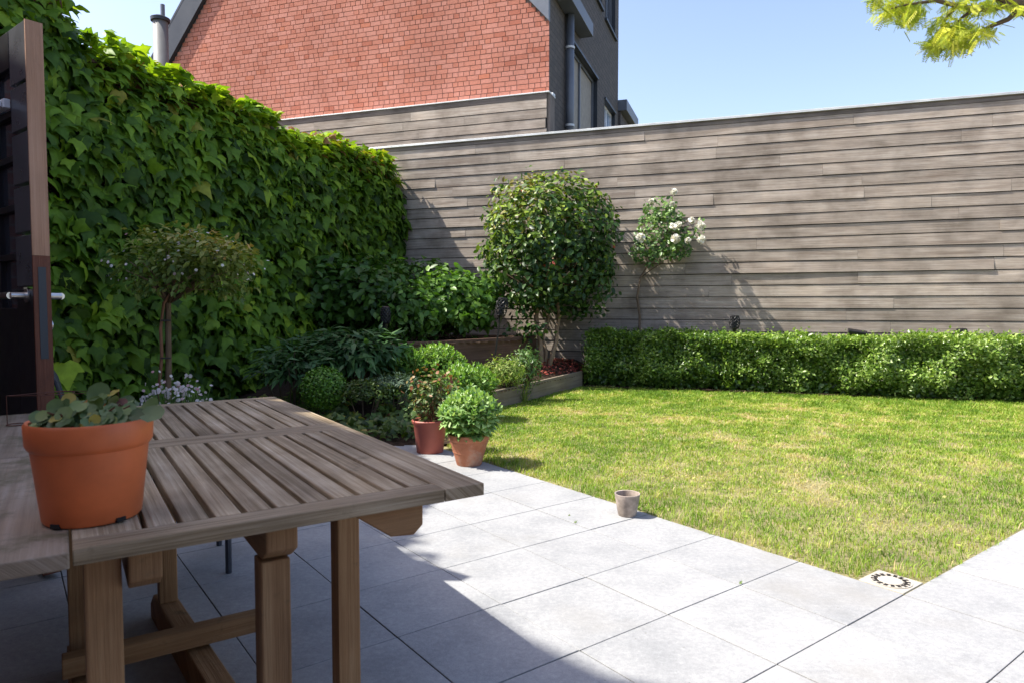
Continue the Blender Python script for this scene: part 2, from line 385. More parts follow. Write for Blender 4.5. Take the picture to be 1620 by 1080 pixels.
MAT['planter'] = wood_mat('brown planter board', [(.28, (.06, .034, .022)), (.5, (.11, .064, .042)), (.75, (.16, .1, .07))], .85, (1, 40, 1), .0015, .5)
MAT['chips'] = leaf_mat('red bark chips', [(0, (.2, .035, .025)), (.6, (.33, .07, .05)), (1, (.42, .15, .11))], .85, 0, .2)
# greenery
MAT['ivy'] = leaf_mat('creeper leaf', [(0, (.03, .07, .01)), (.3, (.075, .155, .016)), (.65, (.17, .3, .028)), (.93, (.36, .5, .04)), (1, (.25, .12, .05))], .5, .32, .22, (1.35, 1.4, .35))
MAT['camellia'] = leaf_mat('camellia leaf', [(0, (.014, .04, .011)), (.4, (.035, .088, .018)), (.62, (.11, .19, .026)), (.9, (.28, .38, .045)), (.97, (.2, .15, .04)), (1, (.3, .06, .03))], .42, .18, .32)
MAT['hedge'] = leaf_mat('hedge leaf', [(0, (.055, .125, .018)), (.42, (.17, .29, .04)), (.75, (.38, .5, .13)), (1, (.62, .68, .36))], .32, .3, .5)
MAT['sedum'] = leaf_mat('stonecrop leaf', [(0, (.07, .17, .03)), (.5, (.17, .33, .06)), (1, (.34, .5, .13))], .45, .25, .4)
MAT['sedumpale'] = leaf_mat('pale stonecrop leaf', [(0, (.1, .22, .06)), (.5, (.24, .41, .13)), (1, (.44, .58, .25))], .5, .22, .4)
MAT['shrub'] = leaf_mat('shrub leaf', [(0, (.03, .075, .014)), (.5, (.075, .175, .025)), (1, (.2, .35, .065))], .42, .3, .35)
MAT['peony'] = leaf_mat('peony leaf', [(0, (.026, .07, .022)), (.5, (.055, .135, .04)), (1, (.12, .22, .07))], .45, .2, .3)
MAT['box'] = leaf_mat('box leaf', [(0, (.06, .15, .016)), (.5, (.13, .29, .03)), (1, (.26, .45, .055))], .4, .25, .5)
MAT['lavender'] = leaf_mat('grey green leaf', [(0, (.05, .095, .06)), (1, (.13, .2, .12))], .6, .2, .3)
MAT['cover'] = leaf_mat('ground cover leaf', [(0, (.03, .065, .012)), (.5, (.075, .135, .022)), (.78, (.17, .21, .03)), (.87, (.32, .25, .04)), (.94, (.3, .12, .035)), (1, (.16, .04, .02))], .45, .25, .4)
MAT['rose'] = leaf_mat('rose leaf', [(0, (.04, .1, .025)), (.55, (.1, .21, .045)), (1, (.24, .37, .1))], .4, .25, .5)
MAT['potplant'] = leaf_mat('dry shrub leaf', [(0, (.05, .11, .03)), (.5, (.12, .19, .06)), (.68, (.24, .22, .08)), (.84, (.3, .13, .06)), (1, (.19, .05, .03))], .5, .22, .4)
MAT['geranium'] = leaf_mat('scalloped pot leaf', [(0, (.05, .1, .03)), (.45, (.12, .19, .07)), (.7, (.2, .26, .06)), (.86, (.36, .3, .06)), (1, (.13, .04, .025))], .5, .2, .35)
MAT['dried'] = leaf_mat('orange dried leaf', [(0, (.5, .16, .03)), (1, (.6, .32, .12))], .6, .3, .3)
MAT['standard'] = leaf_mat('small tree leaf', [(0, (.08, .14, .028)), (.5, (.2, .26, .05)), (.8, (.36, .33, .08)), (1, (.54, .33, .11))], .5, .25, .35)
MAT['locust'] = leaf_mat('golden locust leaf', [(0, (.24, .35, .03)), (.5, (.44, .52, .06)), (1, (.68, .68, .15))], .5, .5, .4, (1.3, 1.25, .5))
MAT['grass'] = leaf_mat('grass blade', [(0, (.11, .22, .02)), (.35, (.2, .33, .035)), (.62, (.36, .46, .075)), (.85, (.54, .48, .2)), (1, (.58, .46, .28))], .6, .35, .3, (1.2, 1.2, .5))
MAT['weed'] = leaf_mat('pale grass tuft', [(0, (.12, .22, .035)), (.6, (.24, .34, .07)), (1, (.42, .44, .14))], .55, .35, .3)
MAT['petal'] = leaf_mat('white petal', [(0, (.78, .76, .66)), (1, (.88, .87, .82))], .6, .25, .2, (1, 1, .95))
MAT['petalpink'] = leaf_mat('daisy petal', [(0, (.78, .75, .74)), (.8, (.8, .72, .72)), (1, (.6, .3, .32))], .6, .25, .2, (1, 1, .95))
MAT['bloom'] = leaf_mat('faded red bloom', [(0, (.4, .07, .04)), (1, (.45, .16, .06))], .6, .2, .3)

# ------------------------------------------------------------------ world, sun, camera
w = bpy.data.worlds.new('World'); scn.world = w; w.use_nodes = True; nt = w.node_tree
sky = nt.nodes.new('ShaderNodeTexSky'); sky.sky_type = 'NISHITA'; sky.sun_disc = False
sky.sun_elevation = ELEV; sky.sun_rotation = math.radians(270); sky.air_density = 1.0; sky.dust_density = 1.7; sky.ozone_density = 2.0
bg = nt.nodes['Background']; nt.links.new(mixc(nt, 1.0, sky.outputs[0], (1.03, .925, .91, 1), 'MULTIPLY'), bg.inputs[0]); bg.inputs[1].default_value = .15
sd = bpy.data.lights.new('Sun', 'SUN'); sd.energy = 4.2; sd.angle = math.radians(.53); sd.color = (1, .945, .855)
so = bpy.data.objects.new('Sun', sd); COL.objects.link(so); so.rotation_euler = Vector(-SUN).to_track_quat('-Z', 'Y').to_euler(); so.location = (-8, 0, 12)
cd = bpy.data.cameras.new('Camera'); cam = bpy.data.objects.new('Camera', cd); COL.objects.link(cam)
cam.location = (0, 0, CAMZ); cam.rotation_euler = (math.pi/2-PITCH, 0, 0); cd.sensor_width = 36; cd.lens = 24; cd.clip_end = 2000; cd.clip_start = .05
cd.dof.use_dof = True; cd.dof.focus_distance = 6.0; cd.dof.aperture_fstop = 7.1
scn.camera = cam
scn.view_settings.view_transform = 'Standard'; scn.view_settings.look = 'None'; scn.view_settings.exposure = 1.18; scn.view_settings.gamma = 1
scn.cycles.use_denoising = True; scn.cycles.max_bounces = 6; scn.cycles.diffuse_bounces = 4; scn.cycles.transparent_max_bounces = 4

# ------------------------------------------------------------------ ground, patio, lawn, bed
def sheet(name, poly, z, mat):
    me = bpy.data.meshes.new(name); me.from_pydata([(p[0], p[1], z) for p in poly], [], [tuple(range(len(poly)))])
    return tag(link(name, me, mat), kind='structure')
sheet('ground', [(-300, -300), (300, -300), (300, 300), (-300, 300)], -.09, MAT['field'])
def ingrid(p): d = np.asarray(p, float)[..., :2]-GO[:2]; return (d@GA[:2])/TS, (d@GB[:2])/TS
mb = MB(); jb = MB()
for i in range(-13, 16):
    for j in range(-12, 8):
        if i >= 2 and j >= -2: continue
        o = GO+i*TS*GA+j*TS*GB
        c = o+(GA+GB)*TS/2
        if c[1] < -2.5 or c[0] < -5.6 or c[0] > 9 or c[1] > 8.3: continue
        g = .0022; dz = random.uniform(-.0012, .0012)
        mb.box(o+(GA+GB)*g+V(0, 0, -.03+dz), GA*(TS-2*g), GB*(TS-2*g), V(0, 0, .03), random.random())
pat = mb.build('patio', MAT['paver'], bevel=.0018); tag(pat, kind='structure')
sheet('patio_bed', [(-7, -3), (10, -3), (10, 9), (-7, 9)], -.007, MAT['joint'])

LAWN = np.array([(LC[0], LC[1]), (-.5, 5.75), (-.80, 6.9), (-.25, 8.0), (1.12, 10.5), (9.0, 7.9), (LC+9*GA)[:2]])
def inside(poly, x, y):
    r = np.zeros(len(x), bool); n = len(poly)
    for a in range(n):
        x1, y1 = poly[a]; x2, y2 = poly[(a+1) % n]
        c = ((y1 > y) != (y2 > y)) & (x < (x2-x1)*(y-y1)/((y2-y1)+1e-12)+x1); r ^= c
    return r
def bedz(x, y):
    """height of the planting bed: level with the patio in front, banked up to the fence"""
    z = .02+.36*sstep(6.2, 8.6, y+.25*x)+.05*(fbm(x*2.1+7, y*2.1, 5)-.5)
    d1 = (-(x-1.12)*.878+(y-10.48)*.478)      # metres in from the edging board
    return np.minimum(z, .185+np.clip(d1, 0, 9)*.45+.02*fbm(x*9, y*9, 15))
def grid_sheet(name, poly, zf, mat, step=.12, lift=0, tight=False):
    poly = np.array(poly); x0, y0 = poly.min(0)-step; x1, y1 = poly.max(0)+step
    nx = int((x1-x0)/step)+1; ny = int((y1-y0)/step)+1
    X, Y = np.meshgrid(np.linspace(x0, x1, nx), np.linspace(y0, y1, ny)); Z = zf(X.ravel(), Y.ravel())+lift
    c = []
    ok = inside(poly, X.ravel(), Y.ravel()).reshape(ny, nx)
    for j in range(ny-1):
        for i in range(nx-1):
            if (all if tight else any)((ok[j, i], ok[j+1, i], ok[j, i+1], ok[j+1, i+1])):
                a = j*nx+i; c.append((a, a+1, a+nx+1, a+nx))
    me = bpy.data.meshes.new(name); me.from_pydata(np.stack([X.ravel(), Y.ravel(), Z], 1).tolist(), [], c)
    return tag(link(name, me, mat, smooth=True), kind='structure')
grid_sheet('lawn', LAWN, lambda x, y: -.003+.004*fbm(x*1.3, y*1.3, 3)*sstep(0, .4, np.minimum((x-LC[0])*GA[0]+(y-LC[1])*GA[1], (x-LC[0])*GB[0]+(y-LC[1])*GB[1])), MAT['lawnsoil'], .15)
BED = [(-.40, 5.9), (-.9, 5.95), (-2.0, 5.15), (-4.1, 3.6), (-5.2, 3.6), (-4.6, 5.4), (-2.0, 12.9), (1.3, 11.6), (1.12, 10.45), (-.235, 7.97), (-.805, 6.93)]
grid_sheet('planting_bed', BED, bedz, MAT['soil'], .04, 0, True)
grid_sheet('fence_bed', [(1.05, 10.4), (1.2, 11.3), (9.4, 8.6), (9.0, 7.75)], lambda x, y: .012+.04*fbm(x*3, y*3, 8), MAT['soil'], .12)

# grass blades
def grass():
    n = 620000
    x = RNG.uniform(-1.0, 8.6, n); y = RNG.uniform(2.6, 10.6, n)
    keep = inside(LAWN-np.array([[.02, .035], [.03, 0], [0, 0], [0, 0], [0, 0], [0, 0], [0, .03]]), x, y) & (x < .79*y+.5)
    dens = np.clip(1.25-.07*y, .55, 1)*RNG.uniform(.0, 1, n)
    bare = fbm(x*4.6+31, y*4.6, 41, 4)
    edge = fbm(x*9, y*9, 77)
    p = (x-LC[0])*GA[0]+(y-LC[1])*GA[1]; q = (x-LC[0])*GB[0]+(y-LC[1])*GB[1]
    keep &= (dens > .18) & ~((bare > .70) & (RNG.random(n) < .6)) & (np.minimum(p, q) > .05*edge-.028) & ~((p < .2) & (q < .2))
    x, y = x[keep], y[keep]; bare = bare[keep]; n = len(x)
    dry = .45*fbm(x*1.5+3, y*1.5+8, 12, 3)+.55*fbm(x*6.5+3, y*6.5+8, 13, 3); fine = fbm(x*13, y*13, 19, 2)
    h = (.016+.017*RNG.random(n))*(.7+.7*fine)*(1+.55*sstep(.55, .2, np.abs((x-LC[0])*GA[0]+(y-LC[1])*GA[1]))*RNG.random(n))*np.where(dry > .58, .75, 1)
    # longer growth at the foot of the hedge and the edging board
    far = sstep(8.6, 10, y+.33*x-.2); h = h*(1+.6*far)
    a = RNG.uniform(0, 2*math.pi, n); lean = np.abs(RNG.normal(0, .8, n))
    b = np.stack([x, y, np.full(n, -.004)], 1)
    wd = np.stack([np.cos(a+1.57+RNG.normal(0, .4, n)), np.sin(a+1.57), np.zeros(n)], 1)*(.0016+.0016*RNG.random(n))[:, None]*np.clip(y/5, .75, 1.9)[:, None]
    tip = b+np.stack([np.cos(a)*lean, np.sin(a)*lean, np.ones(n)], 1)*h[:, None]
    mid = b*.5+tip*.5+np.stack([-np.cos(a)*lean*.18, -np.sin(a)*lean*.18, np.full(n, .12)], 1)*h[:, None]
    v = np.stack([b-wd, b+wd, mid+wd*.8, mid-wd*.8, tip], 1).reshape(-1, 3)
    t = np.array([(0, 1, 2), (0, 2, 3), (3, 2, 4)])[None]+(np.arange(n)*5)[:, None, None]
    r = np.clip(.21+.4*RNG.random(n)+(dry-.48)*1.6+.3*(bare-.5)-.13*far+.25*(fine-.5), 0, 1)
    r = np.where(RNG.random(n) < .09, np.clip(r+.4, 0, 1), r)
    return link('grass', arrays_mesh('grass', v, t.reshape(-1, 3), np.repeat(r, 3)), MAT['grass'])
tag(grass(), 'sunlit short lawn grass with dry yellow patches', 'grass', kind='stuff')
# clover and broad leaved weeds in the lawn
n = 7000; cx = RNG.uniform(-.4, 7.5, n); cy = RNG.uniform(2.9, 9.6, n)
k = inside(LAWN, cx, cy) & (fbm(cx*5.2+50, cy*5.2+9, 61, 3)*RNG.uniform(.7, 1.1, n) > .52)
cx, cy = cx[k], cy[k]; n = len(cx); P = np.stack([cx, cy, RNG.uniform(.006, .03, n)], 1)
Nn = unit(np.stack([RNG.normal(0, .35, n), RNG.normal(0, .35, n), np.ones(n)], 1))
tag(leaves('clover', P, Nn, rdirs(n), RNG.uniform(.014, .03, n), SMALL, np.clip(RNG.normal(.55, .18, n), 0, 1), MAT['grass'], width=np.full(n, 1.7)), 'small clover leaves spread through the lawn', 'clover', kind='stuff')

# weeds in the patio joints and along the grass edge
def tuft(name, p, h, nb, mat, label, cat, group=None, spread=.5, rl=(0, 1), wide=1.0):
    P = np.repeat(np.asarray(p, float)[None], nb, 0)+np.c_[RNG.normal(0, h*.12*spread*2, (nb, 2)), np.zeros(nb)]
    D = np.c_[RNG.normal(0, spread, (nb, 2)), np.ones(nb)]; D = unit(D)
    N = unit(np.c_[RNG.normal(0, 1, (nb, 2)), RNG.normal(0, .2, nb)]); N = unit(N-D*np.sum(N*D, 1, keepdims=True))
    r = thing(name, p, label, cat, group)
    leaves('foliage', P, N, D, h*RNG.uniform(.5, 1.1, nb), BLADE, RNG.uniform(*rl, nb), mat, r, np.full(nb, wide))
    return r
for q, (x, y, h, lb) in enumerate([(910, 826, .03, 'tiny green weed sprouting in the paver joint left of the grey pot'), (1171, 922, .028, 'single dark weed growing where four pavers meet, in front of the lawn'),
                    (900, 815, .02, 'faint seedling in the paver joint close to the lawn edge, left of the grey pot'), (1040, 806, .07, 'small leafy weed at the lawn edge just right of the grey pot')]):
    tuft('weed', ground(x, y), h*.7, 14, MAT['grass'], lb, 'weed', 'weeds in the paving', .8, (0, .5), 2.4)

# ------------------------------------------------------------------ timber fence
def cladding(mb, P0, length, zs, n_off, seed, proud=(.004, .011), blen=(1.6, 4.2)):
    """lapped horizontal boards, P0 at the left end on the backing plane"""
    rs = np.random.default_rng(seed)
    for row in range(len(zs)-1):
        zt, zb = zs[row], zs[row+1]+.011
        s = -rs.uniform(0, 2)
        while s < length:
            L = rs.uniform(*blen); a, b = max(s, 0)+.0012, min(s+L, length)-.0012; s += L
            if b-a < .05: continue
            k = max(2, int((b-a)/.3)+1); t = np.linspace(a, b, k); r = rs.random()
            kick = rs.uniform(*proud)*(1 if rs.random() > .05 else 1.9); ph = rs.uniform(0, 50)
            nb = .020+kick*(.35+1.3*vnoise(t*.9+ph, np.full(k, row*3.3), seed)); ntp = .017+.003*vnoise(t*.9+ph, np.full(k, row*7.1), seed+5)
            wz = .0035*(vnoise(t*.7+ph, np.full(k, row*2.0), seed+9)-.5)
            n0 = len(mb.v)
            for i in range(k):
                B = P0+FD*t[i]
                for (o, z) in ((ntp[i], zt), (nb[i], zb+wz[i]), (0.004, zb+wz[i]), (0.004, zt)): mb.v.append(tuple(B+FN*(o+n_off)+UP*z))
            H = zt-zb; u0 = r*41
            for i in range(k-1):
                A = n0+4*i
                U = (t[i]+u0, t[i+1]+u0)
                for e, (w0, w1) in enumerate(((0, H), (H, H+.02), (H+.02, 2*H), (0, .02))):
                    p, q = A+e, A+(e+1) % 4
                    mb.face((p, q, q+4, p+4), [(U[0], w0+r*9), (U[0], w1+r*9), (U[1], w1+r*9), (U[1], w0+r*9)], r)
            A = n0; mb.face((A+3, A+2, A+1, A), [(0, 0)]*4, r); A = n0+4*(k-1); mb.face((A, A+1, A+2, A+3), [(0, 0)]*4, r)
def plane_pt(X, c): return V(X, c-SL*X, 0)
CF = 11.52
FL = plane_pt(-2.55, CF); FR = plane_pt(8.6, CF); flen = np.linalg.norm(FR-FL)
fence = thing('timber_fence', plane_pt(3, CF), 'tall weathered grey timber fence of lapped boards behind the hedge', 'fence')
mb = MB(); z0 = 3.962; zs = [z0]+[3.80-.1737*k for k in range(0, 22)]; zs = [z for z in zs if z > .06]+[.05]
cladding(mb, FL, flen, zs, 0, 3)
mb.build('boards', MAT['fence'], fence)
MB().box(FL+FN*.003+UP*.0, FD*flen, FN*-.05, UP*3.99).build('backing', MAT['batten'], fence)
mb = MB(); mb.box(FL-FN*.1+UP*4.045, FD*flen, FN*.155, UP*.02).box(FL+FN*.03+UP*4.03, FD*flen, FN*.025, UP*.015)
mb.build('coping', MAT['coping'], fence, bevel=.003)
MB().box(FL+FN*.0+UP*3.966, FD*flen, FN*.024, UP*.064, .2).build('top_trim', MAT['fencedark'], fence, bevel=.002)

# ------------------------------------------------------------------ the brick house behind the fence
CH = 12.2
K0 = onplane(868, 400, CH); K0[2] = 0
house = thing('brick_house', K0, 'red brick house with a steep gable and dark side wall rising behind the fence', 'house')
def hp(x, y, c=CH): return onplane(x, y, c)
def lin(a, b, t): return a+(b-a)*t
ap = hp(511.6, -333); rv0 = hp(867.8, 33.3); rv1 = hp(835.5, 0); lv0 = hp(272.8, 99.8); lv1 = hp(327.8, 0)
# the two verge lines in wall coordinates: s along the wall from K0 to the left, z up
def sz(p): return float(np.dot(p-K0, -FD)), float(p[2])
s_l0, z_l0 = sz(lv0); s_l1, z_l1 = sz(lv1); s_r0, z_r0 = sz(rv0); s_r1, z_r1 = sz(rv1)
ml = (z_l1-z_l0)/(s_l1-s_l0); mr = (z_r1-z_r0)/(s_r1-s_r0)
s_ap = (z_l0-ml*s_l0-z_r0+mr*s_r0)/(mr-ml); z_ap = z_r0+mr*(s_ap-s_r0)
s_eave = s_l0+.0; z_eave = 3.6; s_eave = s_l0+(z_eave-z_l0)/ml
def wp(s, z, out=0): return K0-FD*s+UP*z+FN*out
mb = MB(); mb.prism([wp(0.02, 0), wp(s_eave, 0), wp(s_eave, z_eave), wp(s_ap, z_ap), wp(0.02, z_r0-mr*(s_r0-.02))], -FN*.3)
mb.build('gable_wall', MAT['mortar'], house)
# facing bricks, each its own length, laid in courses
mb = MB(); rs = np.random.default_rng(11); CO = .0865; z = 3.55; row = 0
while z < min(z_ap-.1, 9.6):
    zm = z+CO*.5
    lo = .0; hi = s_l0+(zm-z_l0)/ml-.02
    if zm > z_r0: lo = max(lo, s_r0+(zm-z_r0)/mr+.02)
    s = lo-rs.uniform(0, .2); first = True
    while s < hi:
        L = .208 if (row % 2 == 0) != (rs.random() < .12) else .0985
        a, b = max(s, lo), min(s+L, hi); s += L+.011
        if b-a < .03: continue
        o = .010+rs.uniform(0, .004)
        mb.box(wp(a, z, 0.0), -FD*(b-a), FN*o, UP*(CO-.011), rs.random())
    z += CO; row += 1
mb.build('brick_facing', MAT['brick'], house)
# verge boards
ol0 = hp(271.8, 47.9); ol1 = hp(298.2, 0); so0, zo0 = sz(ol0); wl = zo0-(z_l0+ml*(so0-s_l0))     # height of the board above the brick line
def vl(s, dz, out): return wp(s, z_l0+ml*(s-s_l0)+dz, out)
MB().prism([vl(s_eave+.25, 0, .012), vl(s_ap, 0, .012), vl(s_ap, wl, .012), vl(s_eave+.25, wl, .012)], FN*.085).build('verge_board', MAT['zincdark'], house, bevel=.004)
def vr(s, dz, out): return wp(s, z_r0+mr*(s-s_r0)+dz, out)
MB().prism([vr(-.02, 0, .012), vr(s_ap, 0, .012), vr(s_ap, .62, .012), vr(-.02, .62, .012)], FN*.085).build('verge_board', MAT['zinc'], house, bevel=.004)
# roof slopes
mb = MB()
for (a, bb) in ((vl(s_eave+.3, wl, .1), vl(s_ap, wl, .1)), (vr(.06, .62, .1), vr(s_ap, .62, .1))): mb.prism([a, bb, bb+UP*.07, a+UP*.07], WD*6.5)
mb.build('roof', MAT['zincdark'], house)
# side wall: t metres from the corner, z up
def sp(t, z, out=0): return K0+WD*t+UP*z+WN*out
TE = 6.56; ztop = 10.6
OP = [(1.3, 3.98, 3.9, 6.36), (4.81, 6.15, 3.9, 6.17), (3.4, 4.4, 8.12, 10.0), (4.81, 6.1, 8.06, 10.2)]     # openings: t0, t1, z0, z1
mb = MB()
ts = sorted({0, TE, *[o[0] for o in OP], *[o[1] for o in OP]}); zz = sorted({0, ztop, *[o[2] for o in OP], *[o[3] for o in OP]})
for a, b in zip(ts, ts[1:]):
    for c, d in zip(zz, zz[1:]):
        if any(o[0] <= a and b <= o[1] and o[2] <= c and d <= o[3] for o in OP): continue
        n = mb.add([sp(a, c), sp(b, c), sp(b, d), sp(a, d)]); mb.face((n, n+1, n+2, n+3), [(a, c), (b, c), (b, d), (a, d)], .5)
mb.box(sp(TE, 0), WD*.02, -WN*6, UP*ztop)
mb.build('side_wall', MAT['darkbrick'], house)
for q, (a, b, c, d) in enumerate(OP):
    mb = MB(); dp = .14
    for (P, E1, E2) in ((sp(a, d), WD*(b-a), -WN*dp), (sp(a, c), UP*(d-c), -WN*dp), (sp(b, c), UP*(d-c), -WN*dp)):
        n = mb.add([P, P+E1, P+E1+E2, P+E2]); mb.face((n, n+1, n+2, n+3), [(0, 0), (np.linalg.norm(E1), 0), (np.linalg.norm(E1), dp), (0, dp)], .5)
    win = mb.build('window', MAT['zincdark'], house)
    mb = MB()
    for t in ([a+.18, a+.62, a+1.35, b-.06] if q == 0 else [a, (a+b)/2, b-.06]): mb.box(sp(t, c, -.14), WD*.06, WN*.05, UP*(d-c))
    for z in (c, d-.06): mb.box(sp(a, z, -.139), WD*(b-a), WN*.045, UP*.06)
    mb.build('frame', MAT['white'] if q in (1,) else MAT['zinc'], win)
    if q == 0:
        MB().box(sp(a, c, -.16), WD*.68, WN*.03, UP*(d-c)).build('pane', MAT['glass'], win)
        MB().box(sp(a+.68, c, -.16), WD*(b-a-.68), WN*.03, UP*(d-c)).build('blind', MAT['blind'], win)
    else: MB().box(sp(a, c, -.16), WD*(b-a), WN*.03, UP*(d-c)).build('pane', MAT['glass'] if q == 1 else MAT['doorglass'], win)
    MB().box(sp(a-.05, c-.06, -.1), WD*(b-a+.1), WN*.16, UP*.06).build('sill', MAT['zincdark'], win, bevel=.004)
    MB().box(sp(a-.02, d+.002, .004), WD*(b-a+.04), WN*.03, UP*.05).build('lintel', MAT['zincdark'], win)
MB().box(sp(.12, 6.66, .003), WD*2.15, WN*.27, UP*.26).build('canopy', MAT['zinc'], house, bevel=.006)
mb = MB(); mb.tube([sp(1.1, 3.4, .09), sp(1.1, 6.655, .09)], .078, 16)
dpipe = mb.build('downpipe', MAT['zinc'], house, smooth=True)
for z in (4.62, 6.05): MB().lathe([(.079, -.02), (.09, -.02), (.09, .02), (.079, .02)], sp(1.1, z, .09), 16).build('bracket', MAT['coping'], dpipe)
MB().box(sp(TE+.12, 0, -3), WD*2.4, WN*3.05, UP*6.38).build('rear_extension', MAT['darkbrick'], house)
MB().box(sp(TE+.1, 6.4, -1.5), WD*2.0, WN*1.72, UP*.28).build('extension_roof', MAT['zinc'], house, bevel=.006)
# clad foot of the house with its flashing
CC = 11.86
c0 = onplane(440, 300, CC); c0[2] = 0; c1 = onplane(865, 300, CC); c1[2] = 0
mb = MB(); cladding(mb, c0, np.linalg.norm(c1-c0), [4.72-.165*k for k in range(0, 8)], 0, 21, (.002, .006), (1.2, 3.2))
cl = mb.build('cladding', MAT['fence'], house)
MB().box(c0+UP*0, FD*np.linalg.norm(c1-c0), FN*-.28, UP*4.80).build('backing', MAT['batten'], cl)
MB().box(c0+FN*.001+UP*4.726, FD*np.linalg.norm(c1-c0), FN*.022, UP*.085, .1).build('top_trim', MAT['fencedark'], cl)
mb = MB(); mb.box(c0+FN*.045+UP*4.815, FD*(np.linalg.norm(c1-c0)+.05), FN*-.4, UP*.02).box(c0-FN*.2+UP*4.838, FD*(np.linalg.norm(c1-c0)+.05), FN*-.14, UP*.04)
mb.build('flashing', MAT['coping'], house, bevel=.003)
MB().box(c1-FN*.01+UP*3.5, FD*.05, FN*-.3, UP*1.31, .3).build('corner_post', MAT['fencedark'], house, bevel=.003)

# flue pipe beyond the creeper
fp = depth(260, 300, 13.4); fp[2] = 0
flue = thing('flue_pipe', fp, 'tall grey metal flue pipe with a flat cap beside the brick gable', 'chimney pipe')
MB().tube([fp, fp+UP*6.72], .135, 24).build('pipe', MAT['flue'], flue, smooth=True)
MB().lathe([(.13, 6.70), (.17, 6.70), (.175, 6.76), (.1, 6.80), (0, 6.8)], fp, 24).build('cap', MAT['zincdark'], flue)
MB().tube([fp+UP*6.8+V(.05, 0, 0), fp+UP*7.02+V(.05, 0, 0)], .04, 12).build('vent', MAT['zinc'], flue)

# ------------------------------------------------------------------ creeper wall and the taller gable it climbs
def wl_pt(Z, back=0): return V(-6.315+SL*Z, Z, 0)-WN*back
PROF = [(12.25, 3.54), (6.5, 3.54), (6.42, 4.1), (5.9, 4.2), (5.14, 4.68), (4.5, 5.15), (3.78, 5.5), (3.3, 5.98), (3.09, 6.4), (2.487, 7.3), (2.19, 7.82), (1.9, 9.0), (1.2, 9.6), (-.5, 9.6), (-2.5, 8.0)]
def topz(Z):
    a = np.array(PROF[::-1]); return np.interp(Z, a[:, 0], a[:, 1])
WB = .05
gw = thing('garden_wall', wl_pt(9, WB), 'old red brown garden wall with a brown coping under the creeper', 'wall')
a, b = wl_pt(6.5, WB), wl_pt(12.2, WB)
MB().box(a, b-a, -WN*.24, UP*3.55).build('brickwork', MAT['wallbrick'], gw)
MB().box(a+WN*.05+UP*3.555, b-a, -WN*.34, UP*.07).build('coping', MAT['wallcap'], gw, bevel=.01)
gh = thing('gable_house', wl_pt(3, .3), 'tall neighbouring brick gable covered with creeper, at the left of the garden', 'house')
MB().prism([wl_pt(6.48, WB), wl_pt(-2.5, WB)]+[wl_pt(Z, WB)+UP*(h-.05) for Z, h in PROF[::-1] if Z < 6.45], -WN*.3).build('wall', MAT['wallbrick'], gh)

def creeper():
    n = 18000
    Z = 3.6+8.55*RNG.random(n*3)**.85; top = topz(Z)
    z = RNG.uniform(.05, 1, n*3)*(top+.06)
    ok = (z < 6.1); Z, z, top = Z[ok][:n], z[ok][:n], top[ok][:n]; n = len(Z)
    bul = .1+.34*fbm(Z*1.1, z*1.1, 31, 3)+.08*(1-z/4)
    out = bul*RNG.uniform(.35, 1.05, n)-.1
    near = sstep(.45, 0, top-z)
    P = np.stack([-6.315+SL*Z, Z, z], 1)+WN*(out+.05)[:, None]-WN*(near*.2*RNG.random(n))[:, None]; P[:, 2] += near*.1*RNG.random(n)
    N = WN[None]*1.0+UP[None]*(.3+.9*near)[:, None]+RNG.normal(0, .48, (n, 3))
    N[:, 1] += .0
    D = -UP[None]*1.0+RNG.normal(0, .4, (n, 3))+WN[None]*(.25+.5*near)[:, None]
    S = np.clip(RNG.normal(.142, .045, n), .06, .25)*(1-.18*near)
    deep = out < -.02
    r = np.clip(.36+RNG.normal(0, .2, n)+.6*(fbm(Z*1.7, z*1.7, 45, 3)-.5)+.35*near-.25*deep, 0, .97)  # paler near the sunlit top, darker deep inside: light and shade painted in
    r = np.where((RNG.random(n) < .06*near) & (Z > 9), 1.0, r)
    # top spill lying over the coping, and leaves round the gable's edge
    m = 2320; Z2 = np.r_[RNG.uniform(5.0, 12.0, 1900), RNG.uniform(3.2, 6.4, 420)]; t2 = topz(Z2)
    P2 = np.stack([-6.315+SL*Z2, Z2, t2+np.where(Z2 < 6.4, RNG.uniform(-.25, .16, m)*sstep(.3, .6, fbm(Z2*2.1+5, Z2*0, 6, 2)), RNG.uniform(-.05, .16, m)*(.4+fbm(Z2*2.5, Z2*0, 3)*1.3))], 1)-WN*(RNG.uniform(-.16, .34, m))[:, None]+UP*.07
    gap = (Z2 > 9.1) & (Z2 < 10.1); P2[gap, 2] -= .2
    N2 = UP[None]+RNG.normal(0, .5, (m, 3)); D2 = WN[None]*.8+RNG.normal(0, .7, (m, 3)); D2[:, 2] -= .4
    r2 = np.clip(.76+RNG.normal(0, .14, m), 0, .96); r2 = np.where((RNG.random(m) < .12) & (Z2 > 9.8), 1.0, r2)  # rim leaves coloured yellower and brighter to look sunlit
    return np.r_[P, P2], np.r_[N, N2], np.r_[D, D2], np.r_[S, RNG.uniform(.09, .17, m)], np.r_[r, r2]
ivy = thing('climbing_creeper', wl_pt(8.5), 'dense green climbing creeper with lobed leaves covering the left wall', 'climbing plant')
P, N, D, S, r = creeper()
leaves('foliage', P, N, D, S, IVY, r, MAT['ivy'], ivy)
mb = MB()
for k in range(26):
    Z = RNG.uniform(5, 12); p = wl_pt(Z, .2)+UP*.1; pts = [p]
    for q in range(9): p = p+UP*topz(Z)/9.5+WD*RNG.normal(0, .13)+WN*RNG.normal(0, .015); pts.append(p)
    mb.tube(pts, list(np.linspace(.016, .005, 10)), 6)
mb.build('stem', MAT['bark'], ivy)
mb = MB()
